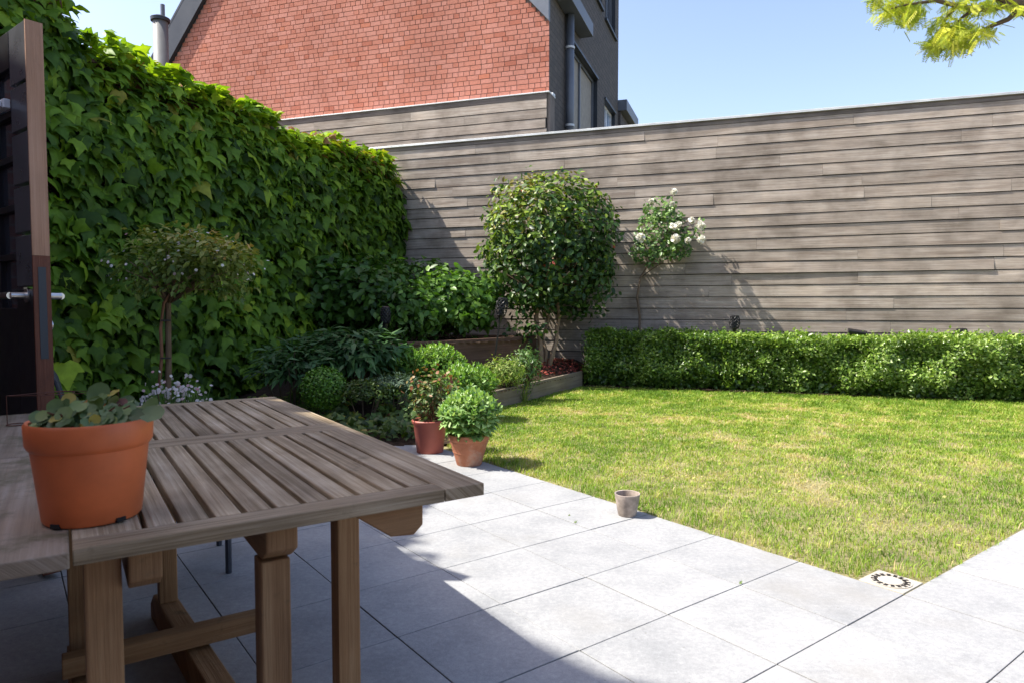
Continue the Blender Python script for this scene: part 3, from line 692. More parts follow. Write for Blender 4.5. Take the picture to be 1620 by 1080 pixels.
for k in range(60):          # young reddish tendrils standing off the top
    Z = RNG.choice([RNG.uniform(6.2, 9.4), RNG.uniform(10, 12)]); p = V(-6.315+SL*Z, Z, topz(Z)+RNG.uniform(.02, .1))-WN*RNG.uniform(-.1, .2); pts = [p]; d = V(RNG.normal(.1, .5), RNG.normal(0, .5), 1)
    for q in range(4): p = p+unit(d)*RNG.uniform(.03, .055); d = d+RNG.normal(0, .4, 3); pts.append(p)
    mb.tube(pts, .0028, 4, cap=False)
tag(mb.build('tendril', MAT['bloom'], ivy), kind='stuff')

# ------------------------------------------------------------------ bed edging and raised planter
e0, e1, e2 = V(1.10, 10.42, 0), V(-.25, 7.98, 0), V(-.82, 6.95, 0)
edg = thing('bed_edging', V(.4, 9.2, 0), 'low pale timber edging board between the lawn and the planting bed', 'edging')
mb = MB()
for a, b, ha in ((e0, e1, .25), (e1, e2, .2)):
    d = unit(b-a); sdv = V(-d[1], d[0], 0)
    mb.prism([a-sdv*.02, b-sdv*.02, b-sdv*.02+UP*(ha-.03 if b is e1 else .1), a-sdv*.02+UP*ha], sdv*-.04, .4)
mb.build('board', MAT['edging'], edg, bevel=.004)
q0, q1, q2 = V(.10, 9.95, 0), V(-1.75, 7.7, 0), V(-2.75, 9.2, 0); qf = plane_pt(.38, CF-.06)
pln = thing('raised_planter', V(-.6, 9.6, 0), 'raised bed front of brown boards below the back shrubs', 'planter')
mb = MB()
for a, b in ((q0, q1), (q1, q2), (qf, q0)): d = unit(b-a); sdv = V(-d[1], d[0], 0); mb.box(a-sdv*.025+d*.001, (b-a)-d*.002, sdv*.05, UP*.79, random.random())
mb.build('boards', MAT['planter'], pln, bevel=.005)
grid_sheet('planter_soil', [tuple(q0[:2]), tuple(q1[:2]), tuple(q2[:2]), (-2.2, 12.0), tuple(qf[:2])], lambda x, y: .73+.04*fbm(x*3, y*3, 4), MAT['soil'], .1)

# red bark chips under the camellia
n = 1500; x = RNG.uniform(.05, 1.3, n); y = RNG.uniform(9.2, 11.0, n)
k = inside(np.array([(.15, 9.2), (1.02, 10.35), (1.2, 10.9), (.4, 11.0), (.1, 9.9)]), x, y); x, y = x[k], y[k]; n = len(x)
P = np.stack([x, y, bedz(x, y)+.01+.02*RNG.random(n)], 1)
tag(leaves('bark_mulch', P, UP[None]+RNG.normal(0, .45, (n, 3)), rdirs(n), RNG.uniform(.03, .07, n), SMALL, RNG.random(n), MAT['chips']), 'red bark chips on the soil under the camellia', 'bark mulch', kind='stuff')

# ------------------------------------------------------------------ shrubs and plants
def crown(name, c, rad, n, size, tpl, mat, parent, p=2.2, shell=.35, lump=.16, zmin=-1, seed=0, upn=.4, out=1.0, jit=.5, tipup=-.3, tipout=.4, rnd=None, width=None, freq=2.2):
    P, O, t = crown_points(n, c, rad, p, shell, lump, freq, zmin, seed); n = len(P)
    N = O*out+UP[None]*upn+RNG.normal(0, jit, (n, 3)); D = O*tipout+UP[None]*tipup+RNG.normal(0, .6, (n, 3))
    S = RNG.uniform(size[0], size[1], n)
    r = np.clip(RNG.normal(.42, .2, n)+.25*(t-.85), 0, 1) if rnd is None else rnd(P, O, n)
    return leaves(name, P, N, D, S, tpl, r, mat, parent, None if width is None else np.full(n, width))

# camellia against the fence
cb = V(.44, 10.2, 0); cb[2] = bedz(cb[0], cb[1])-.03
cc = depth(869, 393, 10.6)
cam_t = thing('camellia', cb, 'rounded dark glossy camellia on two bare stems in front of the timber fence', 'shrub', None)
mb = MB()
for (dx, top, r0) in ((-.0, (848, 500), .05), (.12, (885, 500), .038), (.05, (868, 490), .03)):
    a = cb+V(dx, .03, 0); b = depth(*top, 10.5); m = a*.5+b*.5+V(RNG.normal(0, .03), 0, 0)
    mb.tube([a, a*.75+b*.25+V(.01, 0, 0), m, a*.25+b*.75, b, b*.5+cc*.5, cc+V(RNG.normal(0, .3), .1, .3)], [r0, r0*.92, r0*.85, r0*.8, r0*.75, r0*.6, r0*.25], 9)
    for q in range(9):
        d = rdirs(1)[0]; d[2] = abs(d[2])*.8; s0 = b*.6+cc*.4
        mb.tube([s0, s0+d*.45, s0+d*.8+UP*.1], [r0*.4, r0*.25, .006], 6)
mb.build('trunk', MAT['barkpale'], cam_t, smooth=True)
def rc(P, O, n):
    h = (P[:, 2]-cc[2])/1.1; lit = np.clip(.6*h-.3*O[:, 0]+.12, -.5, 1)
    r = .34+RNG.normal(0, .15, n)+1.1*np.clip(lit, 0, 1)*RNG.random(n)  # upper and sunward leaves yellower: young growth plus painted sunlight
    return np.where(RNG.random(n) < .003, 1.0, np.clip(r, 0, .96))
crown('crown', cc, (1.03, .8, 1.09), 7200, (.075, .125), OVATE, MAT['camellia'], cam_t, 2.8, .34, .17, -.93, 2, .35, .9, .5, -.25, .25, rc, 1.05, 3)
crown('foliage', depth(835, 520, 10.1), (.4, .3, .16), 120, (.07, .11), OVATE, MAT['camellia'], cam_t, 2, .5, .2, -1, 4)

# climbing rose
rb = plane_pt(0, 0)
rbx = onplane(1010, 560, CF-.16); rb = V(rbx[0], rbx[1], .02)
rose = thing('climbing_rose', rb, 'slender white flowered rose bush trained up the timber fence', 'rose bush')
mb = MB(); pts = [rb]+[onplane(x, y, CF-.14) for x, y in ((1012, 500), (1008, 470), (1013, 440), (1022, 425), (1040, 400), (1055, 370), (1063, 330), (1064, 306))]
mb.tube(pts, [.022, .02, .02, .017, .014, .011, .009, .006, .003], 7)
for path in (((1013, 440), (1030, 427), (1050, 415)), ((1022, 425), (1040, 385), (1085, 375), (1108, 378)), ((1030, 410), (1018, 385), (1020, 340), (1031, 318)), ((1050, 380), (1080, 360), (1110, 352)), ((1055, 370), (1085, 352), (1095, 348))):
    mb.tube([onplane(x, y, CF-.2+.1*RNG.random()) for x, y in path], [.01, .007, .003], 6)
mb.build('stem', MAT['bark'], rose)
PP = []
for (x, y, rx, ry, k) in ((1045, 372, 40, 42, 430), (1020, 395, 24, 26, 200), (1070, 390, 26, 20, 200), (1090, 368, 16, 10, 40), (1040, 330, 22, 20, 110), (1060, 322, 8, 16, 24), (1108, 362, 8, 14, 18), (1055, 345, 26, 20, 160)):
    for q in range(k):
        a = RNG.uniform(0, 2*math.pi); rr = math.sqrt(RNG.random())
        PP.append(onplane(x+rx*rr*math.cos(a), y+ry*rr*math.sin(a), CF-.12-.34*RNG.random()*(1-rr*.5)))
PP = np.array(PP); n = len(PP)
leaves('foliage', PP, FN[None]*.7+UP[None]*.5+RNG.normal(0, .5, (n, 3)), rdirs(n)-UP[None]*.5, RNG.uniform(.045, .085, n), OVATE, RNG.random(n), MAT['rose'], rose, np.full(n, 1.15))
for (x, y, s) in ((1066, 304, .09), (1031, 318, .07), (1064, 323, .07), (1094, 349, .09), (1108, 357, .11), (1066, 358, .1), (1013, 377, .12), (1069, 378, .125), (1110, 379, .11), (1088, 381, .08), (1074, 355, .07)):
    c = onplane(x, y, CF-.42); k = 26
    d = rdirs(k); d[:, 1] = -np.abs(d[:, 1])
    leaves('bloom', np.repeat(c[None], k, 0)+d*s*.2, unit(d)+RNG.normal(0, .2, (k, 3)), rdirs(k)+UP[None]*.3, np.full(k, s*.62), ROUND, RNG.random(k), MAT['petal'], rose)

# hedge along the fence
def hedge(name, X0, X1, label, seed, lift=0, front=0, rshift=0):
    A = V(X0, 10.68-.3333*X0, 0)+FN*front; L = (X1-X0)/FD[0]
    dpt, H = .56+front, .80+lift
    root = thing(name, A+FD*L/2, label, 'hedge', 'hedge along the fence')
    nf, ntp, ne = int(L*3600), int(L*1900), 700
    ni = int(L*1700); si = RNG.uniform(0, L, ni); pi_ = A+FD*si[:, None]+UP*RNG.uniform(.03, H-.04, ni)[:, None]-FN*RNG.uniform(.12, dpt-.04, ni)[:, None]
    leaves('inner_foliage', pi_, FN[None]+RNG.normal(0, .6, (ni, 3)), rdirs(ni), RNG.uniform(.06, .1, ni), SMALL, RNG.uniform(0, .2, ni), MAT['hedge'], root, np.full(ni, 1.5))  # inside leaves kept to the darkest tones, painting the hedge's inner shade
    s = RNG.uniform(0, L, nf); z = RNG.uniform(.03, 1, nf)**.85*H
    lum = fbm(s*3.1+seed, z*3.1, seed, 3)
    pf = A+FD*s[:, None]+UP*z[:, None]+FN*(.24*(lum-.5)*2-.16*np.abs(RNG.normal(0, .6, nf))-.17*sstep(.35, 0, z)+.02)[:, None]
    nf_ = FN[None]*.8+UP[None]*.5
    s2 = RNG.uniform(0, L, ntp); d2 = RNG.uniform(-.05, dpt, ntp); lt = fbm(s2*3.3+seed, d2*3.3+9, seed+4, 3)
    pt = A+FD*s2[:, None]-FN*d2[:, None]+UP*(H+.2*(lt-.5)-.1*np.abs(RNG.normal(0, .6, ntp))+.03+np.where(RNG.random(ntp) < .06, .09*RNG.random(ntp), 0))[:, None]
    d3 = RNG.uniform(0, dpt, ne); z3 = RNG.uniform(.05, H, ne)
    pe = A-FN*d3[:, None]+UP*z3[:, None]+FD*RNG.uniform(-.08, .1, ne)[:, None]
    P = np.r_[pf, pt, pe]; n = len(P)
    N = np.r_[np.repeat(nf_, nf, 0), np.repeat(UP[None], ntp, 0), np.repeat(-FD[None], ne, 0)]+RNG.normal(0, .55, (n, 3))
    D = np.r_[np.repeat(FN[None]*.5+UP[None]*.6, nf, 0), np.repeat(UP[None]*.7+FN[None]*.3, ntp, 0), np.repeat(-FD[None]*.5+UP[None]*.5, ne, 0)]+RNG.normal(0, .6, (n, 3))
    r = np.clip(.36+RNG.normal(0, .18, n)+.3*np.r_[(lum-.5)*1.2+.2*(z/H-.5), np.full(ntp, .15), np.zeros(ne)]+rshift, 0, 1)  # bulges, top and sunlit end paler, hollows darker: light painted into leaf colour
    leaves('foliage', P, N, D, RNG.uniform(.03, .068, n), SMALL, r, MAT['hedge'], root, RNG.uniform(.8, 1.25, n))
    mb = MB()
    for k in range(int(L*6)):
        p = A+FD*RNG.uniform(0, L)-FN*RNG.uniform(.24, dpt-.05); t = p+UP*RNG.uniform(.45, .7)+FD*RNG.normal(0, .12)+FN*RNG.normal(0, .04)
        mb.tube([p, p*.5+t*.5+FD*RNG.normal(0, .03), t], [.012, .008, .004], 5)
    mb.build('stem', MAT['barkdark'], root)
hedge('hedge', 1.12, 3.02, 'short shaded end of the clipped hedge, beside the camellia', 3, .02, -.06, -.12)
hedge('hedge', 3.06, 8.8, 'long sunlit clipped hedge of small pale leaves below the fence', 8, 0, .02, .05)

# shrubs on the raised planter
def shrub(name, c, rad, n, size, tpl, mat, label, cat='shrub', group=None, base=None, stems=8, stem_mat='bark', **kw):
    c = np.asarray(c, float); bz = c[2]-rad[2] if base is None else base
    r = thing(name, V(c[0], c[1], bz), label, cat, group)
    crown('foliage', c, rad, n, size, tpl, mat, r, **kw)
    mb = MB()
    for k in range(stems):
        d = rdirs(1)[0]; t = c+d*np.asarray(rad)*.75; p = V(c[0]+d[0]*rad[0]*.15, c[1]+d[1]*rad[1]*.15, bz)
        mb.tube([p, p*.5+t*.5+V(0, 0, -.02), t], [.011, .007, .003], 5)
    mb.build('stem', MAT[stem_mat], r)
    return r
shrub('leafy_shrub', depth(560, 470, 9.9), (.95, .8, .58), 2500, (.10, .18), OVATE, MAT['shrub'], 'broad dark green shrub in deep shade at the foot of the creeper', base=.75, seed=11, shell=.4, lump=.25, width=1.15, stems=14, rnd=lambda P, O, n: np.clip(RNG.normal(.3, .16, n), 0, 1))  # leaf tone lowered, so the shade is painted into its colour
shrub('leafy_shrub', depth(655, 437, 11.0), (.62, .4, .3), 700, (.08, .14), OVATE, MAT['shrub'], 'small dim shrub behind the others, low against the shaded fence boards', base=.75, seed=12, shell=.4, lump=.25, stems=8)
shrub('leafy_shrub', depth(716, 478, 10.2), (.72, .55, .5), 2600, (.085, .15), OVATE, MAT['shrub'], 'sunlit bright green shrub on the raised planter, left of the camellia', base=.75, seed=13, shell=.4, lump=.28, width=1.1, stems=14, tipup=-.1, rnd=lambda P, O, n: np.clip(RNG.normal(.6, .2, n), 0, 1))  # leaf tone raised, so sunlight is painted into its colour
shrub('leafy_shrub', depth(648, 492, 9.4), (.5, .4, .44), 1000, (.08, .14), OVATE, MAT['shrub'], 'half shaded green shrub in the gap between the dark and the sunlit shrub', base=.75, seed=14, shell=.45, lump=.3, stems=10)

# clumps in the bed
def at_bed(x, y, Z): p = depth(x, y, Z); return p
def b_(x, y): return float(bedz(np.array([x]), np.array([y]))[0])
p = depth(556, 560, 7.6)
shrub('peony', p, (.66, .44, .28), 1500, (.13, .22), LANCE, MAT['peony'], 'dark green peony clump with long pointed leaves in shade', 'plant', base=b_(p[0], p[1]), p=2, shell=.45, lump=.28, zmin=-.5, seed=21, upn=.8, out=.5, jit=.4, tipup=-.05, tipout=1.0, width=1.5, stems=22)
p = depth(462, 580, 7.0)
shrub('peony', p, (.4, .4, .28), 520, (.10, .17), LANCE, MAT['peony'], 'smaller dark clump of pointed leaves between the peony and the creeper', 'plant', base=b_(p[0], p[1]), p=2, shell=.5, lump=.3, zmin=-.5, seed=22, upn=.8, out=.5, jit=.4, tipup=.1, tipout=.9, width=1.6, stems=12)
def sedum(name, c, rad, nst, size, mat, label, base, group=None, per=17, rnd=(.45, .22)):
    c = np.asarray(c, float); root = thing(name, V(c[0], c[1], base), label, 'plant', group)
    sedum_foliage(root, c, rad, nst, size, mat, base, per, rnd); return root
def sedum_foliage(root, c, rad, nst, size, mat, base, per=17, rnd=(.45, .22), name='foliage'):
    P, N, D, S, R = [], [], [], [], []; mb = MB(); rad = np.asarray(rad)
    for k in range(nst):
        a = RNG.uniform(0, 2*math.pi); q = math.sqrt(RNG.random()); h = math.sqrt(max(.0, 1-(q*.97)**2))
        top = V(c[0]+rad[0]*q*math.cos(a), c[1]+rad[1]*q*math.sin(a), c[2]+rad[2]*h*RNG.uniform(.85, 1.05))
        foot = V(c[0]+rad[0]*.45*q*math.cos(a), c[1]+rad[1]*.45*q*math.sin(a), base)
        mb.tube([foot, foot*.5+top*.5+V(math.cos(a), math.sin(a), 0)*.02, top], [.005, .004, .003], 5)
        ax = unit(top-foot); L = np.linalg.norm(top-foot)
        for m in range(per):
            f = 1-(m/per)**1.25*.85; w = m*2.4+RNG.normal(0, .3)
            s1 = np.cross(ax, V(.3, .8, .1)); s1 = unit(s1); s2 = np.cross(ax, s1); rr = math.cos(w)*s1+math.sin(w)*s2
            o = .25+.75*min(1, m/7)
            P.append(foot+(top-foot)*f+rr*.004); D.append(rr*o+ax*(1.25-o*.75)); N.append(ax*o-rr*(1-o)*1.2+RNG.normal(0, .12, 3)); S.append(size*RNG.uniform(.7, 1.15)*(.55+.45*min(1, m/5)))
            R.append(np.clip(RNG.normal(*rnd)+.22*(1-m/per)*.9, 0, 1))
    n = len(P); leaves(name, np.array(P), np.array(N), np.array(D), np.array(S), OVATE, np.array(R), mat, root, np.full(n, 1.05))
    mb.build('stem', MAT['weed'], root)
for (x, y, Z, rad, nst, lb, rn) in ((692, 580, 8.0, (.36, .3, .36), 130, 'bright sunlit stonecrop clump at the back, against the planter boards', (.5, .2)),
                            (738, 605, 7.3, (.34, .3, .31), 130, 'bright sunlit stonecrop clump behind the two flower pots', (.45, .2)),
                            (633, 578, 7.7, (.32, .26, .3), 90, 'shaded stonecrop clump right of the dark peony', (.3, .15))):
    p = depth(x, y, Z); bz = b_(p[0], p[1]); sedum('stonecrop', V(p[0], p[1], p[2]-.1), rad, nst, .085, MAT['sedum'], lb, bz, 'stonecrop clumps in the bed', 15, rn)  # rn lowers the shaded clump's leaf tone: shade put into the colour
p = depth(512, 614, 6.7)
shrub('box_ball', p, (.215, .215, .215), 2600, (.022, .038), SMALL, MAT['box'], 'small round clipped box bush in the shaded bed', 'bush', base=b_(p[0], p[1]), shell=.25, lump=.05, seed=31, width=1.3, upn=.3, tipup=.4, tipout=.6, stems=6)
p = depth(575, 625, 6.7)
shrub('heather_mound', p, (.3, .25, .16), 1100, (.03, .05), SMALL, MAT['cover'], 'low brownish green mound right of the round box bush', 'plant', base=b_(p[0], p[1]), shell=.4, lump=.25, zmin=-.2, seed=32, stems=6, tipup=.5, tipout=.5, rnd=lambda P, O, n: np.clip(RNG.normal(.35, .2, n), 0, .75))
p = depth(622, 612, 7.0)
shrub('lavender', p, (.28, .22, .13), 900, (.05, .09), LANCE, MAT['lavender'], 'low grey green mound of fine leaves left of the stonecrop', 'plant', base=b_(p[0], p[1]), shell=.5, lump=.2, zmin=-.1, seed=33, tipup=.9, tipout=.5, stems=6)
for (x, y, Z, rad, nn, mt, lb) in ((800, 588, 8.5, (.26, .22, .2), 1500, 'weed', 'pale yellow green feathery clump on the edge of the bed'), (832, 580, 8.8, (.24, .2, .3), 1300, 'rose', 'taller loose green plant beside the camellia stems')):
    p = depth(x, y, Z)
    shrub('feathery_plant', p, rad, nn, (.04, .085), LANCE, MAT[mt], lb, 'plant', 'small plants by the edging', base=b_(p[0], p[1]), p=2, shell=.5, lump=.4, seed=60+nn, tipup=.7, tipout=.7, stems=14, width=1.2, rnd=lambda P, O, n: np.clip(RNG.normal(.5, .25, n), 0, 1))
for (x, y, Z, h) in ((826, 636, 8.75, .34),):
    p = depth(x, y, Z); p[2] = 0
    tuft('grass_tuft', p, h, 60, MAT['weed'], 'thin tall grass tuft at the foot of the edging board', 'grass tuft', None, .5, (.2, 1), .5)
# ground cover in front of the bed
def gc_poly(n, poly):
    poly = np.array(poly); x = RNG.uniform(poly[:, 0].min(), poly[:, 0].max(), n); y = RNG.uniform(poly[:, 1].min(), poly[:, 1].max(), n)
    k = inside(poly, x, y); return x[k], y[k]
x, y = gc_poly(9000, [(-.62, 6.1), (-.95, 5.83), (-2.0, 5.05), (-3.7, 3.8), (-4.2, 4.2), (-3.2, 7.6), (-2.2, 7.9), (-.9, 7.2)])
den = fbm(x*1.9, y*1.9, 71, 3); k = (den > .40) & (RNG.random(len(x)) < .95); x, y, den = x[k], y[k], den[k]; n = len(x)
P = np.stack([x, y, bedz(x, y)+RNG.uniform(.01, .17, n)*(.35+1.2*den)], 1)
tag(leaves('ground_cover', P, UP[None]+V(.2, -.5, 0)[None]+RNG.normal(0, .5, (n, 3)), rdirs(n), RNG.uniform(.04, .085, n), IVY, np.clip(RNG.normal(.4, .2, n)+.5*(fbm(x*2.5+4, y*2.5, 90, 3)-.42), 0, 1), MAT['cover']), 'mixed low leaves with yellow and rusty patches at the front of the bed', 'ground cover', kind='stuff')

# standard tree with two stems
sb = depth(262, 640, 5.75); sb[2] = b_(sb[0], sb[1]); sc = depth(297, 425, 5.75)
st = thing('standard_tree', sb, 'small umbrella shaped tree with tiny white flowers and bronze young leaves', 'tree')
mb = MB(); a = sb; b = depth(266, 480, 5.75); mb.tube([a, a*.5+b*.5+V(.01, 0, 0), b, depth(290, 440, 5.75)], [.026, .025, .024, .012], 10)
for q in range(22):
    d = rdirs(1)[0]; t = sc+d*V(.48, .45, .2); mb.tube([b, b*.5+t*.5+UP*.06, t], [.014, .008, .003], 6)
mb.build('trunk', MAT['barkpale'], st, smooth=True)
mb = MB(); a = sb+V(-.09, -.03, 0); b2 = depth(259, 480, 5.7); mb.tube([a, depth(256, 560, 5.7), depth(254, 520, 5.7), b2, depth(275, 455, 5.7)], [.014, .013, .013, .012, .008], 8)
mb.build('stem', MAT['barkred'], st, smooth=True)
for yy in (507, 566): MB().bar(depth(254, yy, 5.68), depth(270, yy, 5.72), .008, .014).build('tie', MAT['blacktorch'], st)
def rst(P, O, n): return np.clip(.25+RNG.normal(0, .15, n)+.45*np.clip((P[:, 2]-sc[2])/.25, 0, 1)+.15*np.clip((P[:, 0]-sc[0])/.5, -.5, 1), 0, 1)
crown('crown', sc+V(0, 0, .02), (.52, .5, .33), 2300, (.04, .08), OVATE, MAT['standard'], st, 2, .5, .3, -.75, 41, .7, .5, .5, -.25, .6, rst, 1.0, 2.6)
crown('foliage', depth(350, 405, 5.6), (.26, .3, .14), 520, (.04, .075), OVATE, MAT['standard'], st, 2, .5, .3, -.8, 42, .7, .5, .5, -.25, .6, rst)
P, O, t = crown_points(90, sc, (.58, .54, .31), 2, .15, .3, 2.6, -.6, 41); P[:, 2] += .01; n = len(P)
leaves('blossom', P, O+UP[None]*.5+V(0, -.6, 0)[None]+RNG.normal(0, .3, (n, 3)), rdirs(n), RNG.uniform(.016, .032, n), FLOWER, RNG.random(n), MAT['petalpink'], st)
# daisy clump
dc = depth(277, 618, 4.75); dc[2] = .02
da = thing('daisy_clump', dc, 'clump of tiny white daisies growing behind the table', 'flowers')
n = 900; P = dc+np.c_[RNG.normal(0, .13, n), RNG.normal(0, .12, n), RNG.uniform(.02, .55, n)]
leaves('foliage', P, rdirs(n), UP[None]+RNG.normal(0, .5, (n, 3)), RNG.uniform(.03, .06, n), LANCE, RNG.uniform(0, .7, n), MAT['rose'], da)
k = 165; aa = RNG.uniform(0, 2*math.pi, k); q = np.sqrt(RNG.random(k)); H = dc+np.c_[.27*q*np.cos(aa), .22*q*np.sin(aa), .42+.22*np.sqrt(np.clip(1-q*q, 0, 1))+RNG.normal(0, .05, k)]
leaves('blossom', H, UP[None]*.6+V(.1, -.8, 0)[None]+RNG.normal(0, .35, (k, 3)), rdirs(k), RNG.uniform(.02, .033, k), FLOWER, RNG.random(k), MAT['petalpink'], da)
mb = MB()
for h in H: f = dc+V((h[0]-dc[0])*.3, (h[1]-dc[1])*.3, 0); mb.tube([f, f*.4+h*.6+V(0, 0, .03), h], .0016, 4, cap=False)
mb.build('stem', MAT['rose'], da)

# ------------------------------------------------------------------ locust tree whose branch hangs into the frame
lb = V(6.9, 6.1, 0)
loc = thing('locust_tree', lb, 'golden locust branch with feathery yellow leaves hanging in at the top right', 'tree')
mb = MB(); LZ = 6.1
L1 = [lb, lb+V(-.05, 0, 1.4), lb+V(-.1, 0, 2.6), lb+V(-.45, 0, 3.25), depth(1700, 45, LZ), depth(1622, 14, LZ), depth(1590, 4, LZ), depth(1560, -35, LZ), depth(1500, -90, LZ)]
mb.tube(L1, [.13, .12, .1, .085, .075, .062, .05, .035, .02], 12)
PTH = [[(1600, 6), (1570, 15), (1542, 14), (1515, 10), (1480, 1), (1462, 4), (1435, 8), (1410, 14)], [(1612, 18), (1604, 23), (1595, 31), (1567, 42), (1547, 53), (1520, 69), (1505, 72)],
       [(1500, -90), (1455, -70), (1420, -40), (1395, -20)], [(1515, 10), (1500, 24), (1490, 40)], [(1542, 14), (1520, 30), (1510, 45)], [(1622, 14), (1650, -60), (1640, -140)], [(1590, 4), (1540, -60), (1450, -130)], [(1700, 45), (1740, 30), (1790, 40)]]
TW = []
for i, q in enumerate(PTH):
    pts = [depth(x, y, LZ+.02*k*(1 if i % 2 else -1)) for k, (x, y) in enumerate(q)]
    mb.tube(pts, list(np.linspace(.03 if i < 2 else .018, .006, len(pts))), 7); TW += [(pts[a], pts[a+1]) for a in range(len(pts)-1)]
mb.build('trunk', MAT['bark'], loc, smooth=True)
CL = [(1405, 15, 18, 14, 24), (1435, 22, 18, 16, 34), (1432, 2, 20, 12, 26), (1455, 14, 10, 8, 12), (1500, 55, 24, 18, 60), (1525, 45, 22, 16, 46), (1480, 68, 12, 8, 18), (1545, 55, 16, 10, 16), (1520, 68, 14, 8, 16), (1495, 35, 12, 8, 14), (1530, 5, 34, 7, 34), (1575, 5, 20, 8, 18), (1570, 45, 12, 6, 8), (1385, -5, 16, 8, 12),
      (1450, -40, 50, 20, 60), (1540, -50, 60, 25, 60), (1640, -60, 50, 50, 60), (1700, 20, 30, 20, 24), (1615, 12, 10, 6, 5)]
P = []
for (x, y, rx, ry, k) in CL:
    for q in range(int(k*2.1)): P.append(depth(x+RNG.normal(0, rx*.6), y+RNG.normal(0, ry*.6), LZ+RNG.normal(0, .16)))
P = np.array(P); n = len(P)
D = V(-.45, -.1, -.75)[None]+RNG.normal(0, .5, (n, 3)); N = rdirs(n)+V(0, -.7, .5)[None]
leaves('foliage', P, N, D, RNG.uniform(.09, .16, n), PINNATE, np.clip(RNG.normal(.5, .25, n), 0, 1), MAT['locust'], loc)

# ------------------------------------------------------------------ solar torches and the spotlight
def torch(p, label, hh=.19, r=.075, pole=None, tilt=(0, 0)):
    """p: foot of the lamp head; pole: foot of the stake"""
    p = np.asarray(p, float); foot = V(p[0], p[1], 0) if pole is None else np.asarray(pole, float)
    root = thing('solar_torch', foot, label, 'garden lamp', 'black solar torches in the beds')
    ax = unit(p-foot); s1 = unit(np.cross(ax, V(0, 1, .1))); s2 = np.cross(ax, s1)
    mb = MB()
    R = lambda f: r*(.72+.3*math.sin(f*2.7+.15))
    for sgn in (1, -1):
        for k in range(10):
            mb.tube([p+ax*hh*f+(math.cos(sgn*f*2.2+k*.628)*s1+math.sin(sgn*f*2.2+k*.628)*s2)*R(f) for f in np.linspace(0, 1, 7)], .0055, 5, cap=False)
    for f in (0, .5, 1): mb.tube([p+ax*hh*f+(math.cos(w)*s1+math.sin(w)*s2)*R(f) for w in np.linspace(0, 2*math.pi, 17)], .006, 5, cap=False)
    mb.build('lantern', MAT['blacktorch'], root)
    MB().tube([p+ax*hh, p+ax*(hh+.012), p+ax*(hh+.022)], [R(1)*1.05, R(1)*1.05, R(1)*.7], 20).build('solar_cap', MAT['blacktorch'], root)
    MB().tube([p+ax*.01, p+ax*hh*.95], r*.5, 14).build('diffuser', MAT['black'], root)
    mb = MB(); mb.tube([p-ax*.10, p-ax*.02, p], [.016, .03, R(0)], 12); mb.tube([foot, p-ax*.1], .011, 8); mb.build('stake', MAT['blacktorch'], root)
    return root
torch(depth(1162, 519, 10.12), 'black lattice solar torch behind the hedge, right of the white rose', .165)
torch(depth(1521, 540, 9.22), 'black lattice solar torch behind the hedge, near its sunlit far end', .155)
torch(depth(792, 499, 8.9), 'black lattice solar torch leaning on a slim stake before the camellia', .21, .075, depth(781, 577, 8.9))
torch(depth(610, 510, 8.3), 'black lattice solar torch hidden in deep shade among the shrubs', .17, .06, V(depth(610, 510, 8.3)[0], 8.3, .3))
spx = depth(1357, 527, 9.62)
spot = thing('spotlight', V(spx[0], spx[1], 0), 'flat black spotlight tilted up behind the hedge, before the fence', 'spotlight')
e1_, e2_, e3_ = FD*.25, unit(FN*-.8+UP*.2+FD*.0)*.12, unit(np.cross(FD, FN*-.8+UP*.2))*.06
MB().box(spx-e1_/2-e2_/2-UP*.02+V(0, 0, .02), e1_-UP*.04, e2_, e3_).build('lamp_body', MAT['blacktorch'], spot, bevel=.012)
MB().tube([V(spx[0], spx[1], 0), spx-UP*.03], .012, 8).bar(spx-FD*.14-UP*.03, spx+FD*.14-UP*.05, .012, .03).build('bracket', MAT['blacktorch'], spot)

# ------------------------------------------------------------------ pots
def pot_prof(rb, rt, h, rim_h=0, rim_t=0, lip=.006, wall=.008, taper_in=True):
    p = [(0, 0), (rb*.96, 0), (rb, .006)]
    if rim_h: p += [(rb+(rt-rim_t-rb)*.97, h-rim_h-.004), (rt-.004, h-rim_h), (rt, h-rim_h+.008), (rt+.002, h-.006), (rt-.002, h)]
    else: p += [(rt, h-.004), (rt-.002, h)]
    p += [(rt-wall, h-.002), (rt-wall-.006, h-.04), (rt-wall-.012, h-.045), (0, h-.045)]
    return p
def potted(name, c, label, prof, mat, soil_z, soil_r, cat='potted plant', group=None):
    root = thing(name, c, label, cat, group)
    pt = MB().lathe(prof, c, 56).build('pot', mat, root, smooth=True)
    em = pt.modifiers.new('Edge', 'EDGE_SPLIT'); em.split_angle = math.radians(38)
    if soil_r:
        mb = MB(); mb.lathe([(0, soil_z+.012), (soil_r*.5, soil_z+.008), (soil_r, soil_z)], c, 28); mb.build('soil', MAT['soil'], root)
    return root
